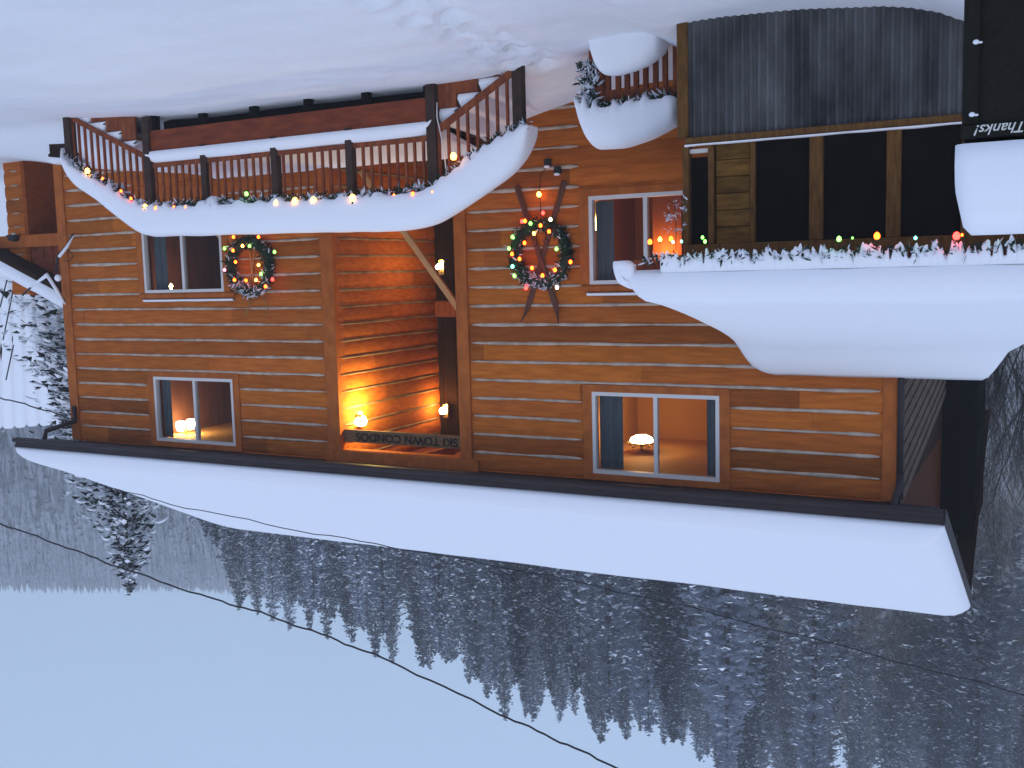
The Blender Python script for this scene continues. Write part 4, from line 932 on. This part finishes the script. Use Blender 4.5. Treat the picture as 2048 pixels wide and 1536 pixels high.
# ------------------------------------------------------------------ foreground bin
bn = thing('litter_bin', 'dark speckled litter bin with Thanks! lettering and a deep block of snow on top', 'bin', (.35, -9.9, -1.2))
def fore(x, y, Y=-9.6): return at(x, y, Y)
bA = fore(1938, 270); w_b = .75
bx1 = fore(1930, 280).x; bz1 = fore(1930, 276).z; bz0 = fore(1950, -120).z; bx1b = fore(1945, 5).x
mb = MB(); Yb = -9.6
vs = [(bx1-w_b, Yb, bz1), (bx1, Yb, bz1), (bx1, Yb+.5, bz1), (bx1-w_b, Yb+.5, bz1), (bx1b-w_b+.04, Yb+.02, bz0), (bx1b, Yb+.02, bz0), (bx1b, Yb+.48, bz0), (bx1b-w_b+.04, Yb+.48, bz0)]
mb.add(vs, [(0, 1, 2, 3), (7, 6, 5, 4), (0, 4, 5, 1), (1, 5, 6, 2), (2, 6, 7, 3), (3, 7, 4, 0)]); mb.build('body', M['bin'], bn)
mb = MB(); mb.box(bx1-.045, bx1+.012, Yb-.012, Yb+.51, bz0, bz1-.05, bev=.004); mb.build('corner_strip', M['bin'], bn)
mb = MB(); mb.box(bx1-w_b-.01, bx1+.015, Yb-.015, Yb+.51, bz1-.045, bz1+.004, bev=.004); mb.build('rim', M['bin'], bn)
tA, tB = fore(1952, 259, Yb-.02), fore(2052, 255, Yb-.02)
text('Thanks!', 'lettering', bn, M['white'], .055, ((tA.x), Yb-.018, fore(1998, 256, Yb-.02).z-.0), shear=.35, ext=.0015, align='RIGHT', bold=.0004)
for x, y in ((1952, 84), (1944, 229)):
    c = fore(x, y, Yb-.02); mb = MB(); mb.ball(c, .012, 8, sz=.8); mb.ball(c+Vector((-.015, 0, .003)), .009, 8, sz=.5); mb.build('snow_dab', M['snow'], bn)
st_ = fore(1916, 284, -9.62).x
tops = sorted([(fore(x, y, -9.62).x, fore(x, y, -9.62).z) for x, y in ((1911, 400), (1914, 430), (1925, 452), (1950, 464), (2048, 466), (2300, 468))])
pts = [(bx1-w_b+.02+(bx1+.036-bx1+w_b-.02)*i/30, -9.37, bz1+.006, 0) for i in range(31)]
pts = [(p[0], p[1], p[2], fore(2000, 465, -9.62).z) for p in pts]
tag(loaf(pts, .262, 31, .025, 0, .06).build('bin_snow', M['snow']), 'tall rounded block of snow sitting on the dark litter bin', 'snow')

# ------------------------------------------------------------------ overhead cables
def cable(pts, Y, r, label):
    P = [at(x, y, Y) for x, y in pts]; mb = MB(); Q = []
    for a, b in zip(P, P[1:]):
        for i in range(8): Q.append(a.lerp(b, i/8))
    Q.append(P[-1]); Q = [q+Vector((0, 0, .012*math.sin(i*.9)+.008*math.sin(i*2.3))) for i, q in enumerate(Q)]
    mb.tube(Q, r, 6); tag(mb.build('overhead_cable', M['wire']), label, 'cable')
cable([(-60, 1027), (0, 1047), (120, 1090), (240, 1135), (400, 1190), (520, 1225), (660, 1275), (780, 1322), (1000, 1428), (1120, 1483), (1240, 1538), (1400, 1620)], -2.4, .014, 'thick black cable crossing before the sky and hillside trees')
cable([(200, 968), (340, 1008), (600, 1062), (850, 1105), (1100, 1152), (1370, 1213), (1700, 1297), (2048, 1390), (2200, 1432)], -2.2, .007, 'thin dark cable crossing before the snowy upper roof')
cable([(-60, 778), (0, 795), (80, 817), (146, 838)], -.3, .014, 'short cable reaching the far top corner of the lodge')

# ------------------------------------------------------------------ trees
def conifer_mesh(h, seed, whorls, nb, w, droop, size, per, tuft=0, pw=.7):
    """whorls of drooping boughs, each carrying many small needle clumps (slot 0) and frost tufts (slot 1)"""
    r = random.Random(seed); mb = MB(); V = []; Fc = []; Mi = []
    def tri(a, b, c, m):
        o = len(V); V.extend((a, b, c)); Fc.append((o, o+1, o+2)); Mi.append(m)
    for i in range(whorls):
        t = i/(whorls-1); z = h*(.07+.915*t); rad = h*w*(1-t)**pw*r.uniform(.82, 1.12)+h*.006
        n = max(4, int(nb*(1-t*.45))); ph = r.uniform(0, 6.28); lopside = r.uniform(0, 6.28)
        for k in range(n):
            a = ph+k*2*math.pi/n+r.uniform(-.3, .3); l = rad*r.uniform(.55, 1.15)*(1+.12*math.cos(a-lopside)); d = Vector((math.cos(a), math.sin(a), 0)); sd = Vector((-d.y, d.x, 0))
            zz = z+r.uniform(-.6, .6)*h/whorls; cl = max(3, int(per*(.35+.65*l/(h*w))))
            for q_ in range(cl):
                u = (q_+r.random())/cl; u = .12+.9*u; spread = l*(.30-.20*u)+size*.4
                c = d*l*u+sd*r.gauss(0, .55)*spread+Vector((0, 0, zz-droop*l*u**1.5+.12*l*u+r.gauss(0, .25)*size))
                sz = size*r.uniform(.6, 1.25)*(1.1-.35*t); e = (d*r.uniform(.3, 1)+sd*r.uniform(-.9, .9)+Vector((0, 0, r.uniform(-.45, .15)))).normalized()*sz
                f = e.cross(Vector((r.gauss(0, .5), r.gauss(0, .5), 1))).normalized()*sz*r.uniform(.28, .5)
                tri(c-f, c+f, c+e, 0)
                if tuft and r.random() < tuft: o2 = Vector((0, 0, sz*.16))+d*sz*.1; tri(c-f*.7+o2, c+f*.7+o2, c+e*.62+o2, 1)
            tri(Vector((0, 0, zz+.02*l))-sd*l*.03, Vector((0, 0, zz+.02*l))+sd*l*.03, d*l*.9+Vector((0, 0, zz-droop*l*.8)), 0)
    mb.v = V; mb.f = Fc; mb.m = Mi; mb.sm = [False]*len(Fc); mb.tone = [(1, 1, 1)]*len(Fc)
    return mb
def trunk_mb(h, r0, n=7):
    mb = MB(); mb.tube([(0, 0, -1.0), (0, 0, h*.3), (0.02*h*.2, 0, h*.7), (0, 0, h*.99)], [r0*1.15, r0*.8, r0*.4, r0*.06], n); return mb
kinds = []
for k in range(6):
    wv = [.17, .20, .18, .23, .16, .19][k]
    crown = conifer_mesh(1.0, 40+k, 38, 13, wv, .45, .021, 24, [.16, .26, .12, .30, .15, .08][k], .68).build('crown', [M['conifer' if k % 2 else 'conifer2'], M['tuft']])
    trunk = trunk_mb(1.0, .014).build('trunk', M['bark'])
    kinds.append((crown, trunk))
LOOK = ['slim frost-grey', 'dark snow-flecked', 'pale frosted', 'broad dark snow-flecked', 'narrow pale frosted', 'full dark green']
used = set()
def place_tree(k, loc, h, rz, label, group, name='frosted_conifer', cat='tree', sxy=1.0):
    t = thing(name, label, cat, loc, group); t.rotation_euler.z = rz; t.scale = (h*sxy, h*sxy, h)
    for src in kinds[k]:
        if (k, src.name) in used: o = src.copy(); COL.objects.link(o)
        else: used.add((k, src.name)); o = src
        o.parent = t
    return t
rt = random.Random(11); cnt = 0
sky_tips = [(2060, 1600), (1975, 1640), (1890, 1590), (1800, 1640), (1720, 1580), (1650, 1620), (1560, 1560), (1480, 1545), (1440, 1548), (1395, 1478), (1365, 1480), (1328, 1488), (1272, 1440), (1250, 1440), (1203, 1485), (1120, 1443), (1052, 1433), (1010, 1440), (975, 1395), (938, 1366), (858, 1336), (785, 1325), (752, 1314), (705, 1283), (655, 1277), (620, 1258), (580, 1258), (547, 1240), (515, 1228), (480, 1216)]
for i, (x, y) in enumerate(sky_tips):
    D_ = rt.uniform(112, 132); tip = far(x, y, D_); g = hillz(tip.x, tip.y); h = max(17, tip.z-g+.5)
    place_tree(rt.randrange(6), (tip.x, tip.y, tip.z-h), h, rt.uniform(0, 6.28), 'frost-grey conifer on the skyline '+('above the gable' if x > 1600 else 'above the porch-side window' if x > 1150 else 'above the open stairway' if x > 650 else 'towards the far roof end'), 'conifers along the skyline', sxy=rt.uniform(.85, 1.15)); cnt += 1
for i in range(44):                                         # filling trees just under the skyline
    x = rt.uniform(450, 2080); D_ = rt.uniform(116, 134); tip = far(x, interp(S_PTS, x)-rt.uniform(-8, 48), D_); g = hillz(tip.x, tip.y); h = max(12, tip.z-g+.5)
    place_tree(rt.randrange(6), (tip.x, tip.y, tip.z-h), h, rt.uniform(0, 6.28), 'lower frosted conifer filling a gap of the skyline '+('above the gable' if x > 1600 else 'above the porch-side window' if x > 1150 else 'above the open stairway' if x > 850 else 'towards the far roof end'), 'conifers along the skyline', sxy=rt.uniform(.85, 1.25)); cnt += 1
spots = []
tries = 0
while cnt < 285 and tries < 6000:
    tries += 1
    x = rt.uniform(-30, 2080); D_ = rt.uniform(62, 128)
    if x < 420 and rt.random() < .5: continue
    if x > 1250 and D_ < 96 and rt.random() < .9: continue
    if x > 1520 and rt.random() < .88: continue
    p = far(x, 500, D_)
    g = hillz(p.x, p.y); mind = 5.0
    if any((p.x-a)**2+(p.y-b)**2 < mind*mind for a, b in spots): continue
    h = rt.uniform(14, 23)
    # stay under the skyline of the photograph
    tipmax = far(x, interp(S_PTS, x)-15, D_).z
    if g+h > tipmax: h = tipmax-g
    if h < 8: continue
    spots.append((p.x, p.y))
    k6 = rt.randrange(6); place_tree(k6, (p.x, p.y, g-.3), h, rt.uniform(0, 6.28), LOOK[k6]+' conifer '+('low on the slope above the roof' if D_ < 78 else 'between the roof and mid-slope' if D_ < 90 else 'half-way up the hillside' if D_ < 106 else 'high under the skyline')+(', towards the gable' if x > 1150 else ', above the stairway' if x > 700 else ', towards the far roof end'), 'conifers on the hillside', sxy=rt.uniform(.85, 1.2)); cnt += 1
# far ridge forest as one mass
mb = MB(); rf_ = random.Random(5)
for i in range(7500):
    x = rf_.uniform(-120, 800); D_ = 400-240*rf_.random()**1.6
    p = far(x, 500, D_); g = hillz(p.x, p.y); h = rf_.uniform(5, 9.5); R_ = h*rf_.uniform(.13, .19); ph = rf_.uniform(0, 6); mi_ = 0 if rf_.random() < (D_-190)/120 else 1  # haze-paled needle colour gets likelier with distance
    for lv in range(4):
        z0 = g+h*(.05+lv*.22); z1 = g+h*(.38+lv*.22) if lv < 3 else g+h; rr = R_*(1-lv*.22)
        n = 5; vs = [(p.x+math.cos(ph+lv+k*6.283/n)*rr*rf_.uniform(.7, 1.2), p.y+math.sin(ph+lv+k*6.283/n)*rr*rf_.uniform(.7, 1.2), z0+rf_.uniform(-.4, .4)) for k in range(n)]+[(p.x, p.y, z1)]
        mb.add(vs, [(k, (k+1) % n, n) for k in range(n)], mi_)
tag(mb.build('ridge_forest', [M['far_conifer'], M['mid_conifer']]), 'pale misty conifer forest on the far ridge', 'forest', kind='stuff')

# bare trees
def bare_mesh(seed, h=1.0, depth=5, spread=.55, thick=.011, up=.25, nbr=3, sides=3):
    r = random.Random(seed); mb = MB(); tips = []
    def grow(p, d, l, rad, lev):
        pts = [p]; q_ = p; dd = d
        for i in range(3):
            dd = (dd+Vector((r.gauss(0, .12), r.gauss(0, .12), r.gauss(.04, .08)))).normalized(); q_ = q_+dd*l/3; pts.append(q_)
        mb.tube(pts, [rad, rad*.85, rad*.7, rad*.5], 5 if lev == 0 else sides, caps=False)
        if lev >= depth: return
        for i in range(nbr+(1 if lev == 0 else 0)):
            t = r.uniform(.3, 1.0); k = min(2, int(t*3)); b = pts[k].lerp(pts[k+1], t*3-k)
            nd = (dd+Vector((r.gauss(0, spread), r.gauss(0, spread), r.gauss(up, .25)))).normalized(); grow(b, nd, l*r.uniform(.5, .78), rad*.5, lev+1)
        grow(q_, (dd+Vector((r.gauss(0, .2), r.gauss(0, .2), .1))).normalized(), l*.7, rad*.5, lev+1)
    grow(Vector((0, 0, -.02)), Vector((0, 0, 1)), h*.38, thick, 0)
    return mb
bares = [bare_mesh(70+k, 1, 5, .5, .009, .3).build('branches', M['twig' if k < 2 else 'aspen']) for k in range(4)]
bu = set(); nb_ = 0; spots2 = []; tries = 0
while nb_ < 240 and tries < 9000:
    tries += 1
    x = rt.uniform(1150, 2090) if rt.random() < .8 else rt.uniform(350, 1200); D_ = rt.uniform(44, 120) if x > 1200 else rt.uniform(50, 66)
    p = far(x, 500, D_); g = hillz(p.x, p.y)
    if p.y < 12: continue
    if any((p.x-a)**2+(p.y-b)**2 < 2.2 for a, b in spots2): continue
    spots2.append((p.x, p.y)); h = rt.uniform(6, 11)
    k = rt.randrange(4) 
    t = thing('bare_aspen', 'leafless pale-trunked tree in the thicket on the hillside behind the gable', 'tree', (p.x, p.y, g-.2), 'leafless trees on the hillside')
    t['label'] = ['tall dark twiggy leafless tree', 'bushy dark leafless tree', 'slender pale-barked leafless tree', 'spreading pale-barked leafless tree'][k]+(' just behind the roof snow' if D_ < 62 else ' in the mid-slope thicket' if D_ < 90 else ' high on the brown slope')+(', by the gable' if x > 1800 else ', above the porch side' if x > 1400 else ', over the roof middle')
    t.rotation_euler.z = rt.uniform(0, 6.28); t.scale = (h*1.1, h*1.1, h)
    if k in bu: o = bares[k].copy(); COL.objects.link(o)
    else: bu.add(k); o = bares[k]
    o.parent = t; nb_ += 1
for k in range(4):
    if k not in bu: bpy.data.objects.remove(bares[k])
# nearer bare trees left of the gable (picture's right edge)
near = [(2035, 16, 7.5, 'twiggy bare tree close beside the lodge gable'), (1975, 22, 9.0, 'slender bare tree just past the dark gable wall'),
        (2085, 13, 6.5, 'bare shrubby tree leaning in from the picture edge'), (2010, 30, 12, 'tall bare tree behind the twiggy ones by the gable'),
        (2062, 27, 13, 'bushy leafless tree further back beside the gable'), (1990, 36, 13, 'thin grey-brown leafless tree behind the gable end'),
        (2040, 40, 15, 'tallest leafless tree in the thicket beside the gable'), (1960, 44, 13, 'leafless tree partly hidden by the dark gable wall'),
        (2075, 34, 14, 'leafless tree with crossing limbs at the picture edge'), (2020, 50, 15, 'furthest leafless tree of the thicket beside the gable')]
for i, (x, D_, h, lb) in enumerate(near):
    p = far(x, 560, D_+8); t = thing('bare_tree', lb, 'tree', (p.x, p.y, -2.8)); bare_mesh(200+i, 1, 6 if i < 6 else 5, .50, .0075, .25, 3, 3).build('branches', M['dark_twig']).parent = t; t.scale = (h*.8, h*.8, h)

# snow-laden spruces beyond the far end of the roof
def spruce(loc, h, w, seed, label, n=30, nb=13):
    t = thing('snowy_spruce', label, 'tree', loc)
    c = conifer_mesh(h, seed, n, nb, w, .55, .24, 34, .75, .72).build('crown', [M['spruce'], M['snow']]); c.parent = t
    trunk_mb(h, h*.013).build('trunk', M['bark']).parent = t
    r = random.Random(seed); mb = MB()
    for i in range(int(h*44)):
        tt = r.random()**.8; z = h*(.08+.90*tt); rad = h*w*(1-tt)**.72*r.uniform(.45, 1.0); a = r.uniform(0, 6.283)
        s = r.uniform(.06, .20)*(1.15-tt*.5); d = Vector((math.cos(a), math.sin(a), 0)); c_ = d*rad+Vector((0, 0, z-.32*rad)); sd = Vector((-d.y, d.x, 0)); rows = []
        for j in range(5):
            u = j/4*2-1; ww = math.sqrt(max(0, 1-u*u))*s*.6+.004; cc = c_+d*u*s*1.5+Vector((0, 0, -u*s*.45-u*u*s*.3)); rows.append([cc-sd*ww, cc-sd*ww*.6+Vector((0, 0, ww*.5)), cc+sd*ww*.2+Vector((0, 0, ww*.7)), cc+sd*ww+Vector((0, 0, -.01))])
        mb.grid(rows)
    tag(mb.build('branch_snow', M['snow']), kind='stuff').parent = t
p = far(262, 1182, 32); spruce((p.x, p.y, -2.6), p.z+2.6, .36, 5, 'tall snow-laden spruce rising behind the far end of the roof', 34, 14)
p = far(150, 905, 34); spruce((p.x, p.y, -2.6), p.z+2.6, .22, 9, 'snow-heavy spruce whose boughs poke out past the far roof corner', 26, 13)
p = far(108, 700, 37); spruce((p.x, p.y, -2.6), p.z+2.6, .17, 15, 'small snow-covered evergreen past the far house corner', 16, 12)

# ------------------------------------------------------------------ haze
hz = bpy.data.materials.new('haze_air'); hz.use_nodes = True; t = hz.node_tree; t.nodes.clear()
o_ = t.nodes.new('ShaderNodeOutputMaterial'); v_ = t.nodes.new('ShaderNodeVolumePrincipled'); v_.inputs['Color'].default_value = (.97, .985, 1, 1); v_.inputs['Density'].default_value = .0012; v_.inputs['Anisotropy'].default_value = .0
t.links.new(v_.outputs[0], o_.inputs['Volume'])
mb = MB(); mb.box(-900, 900, -700, 900, -60, 175)
HAZE = True
if HAZE: tag(mb.build('haze', hz), 'thin cold evening haze over the hillside', 'haze', kind='stuff')
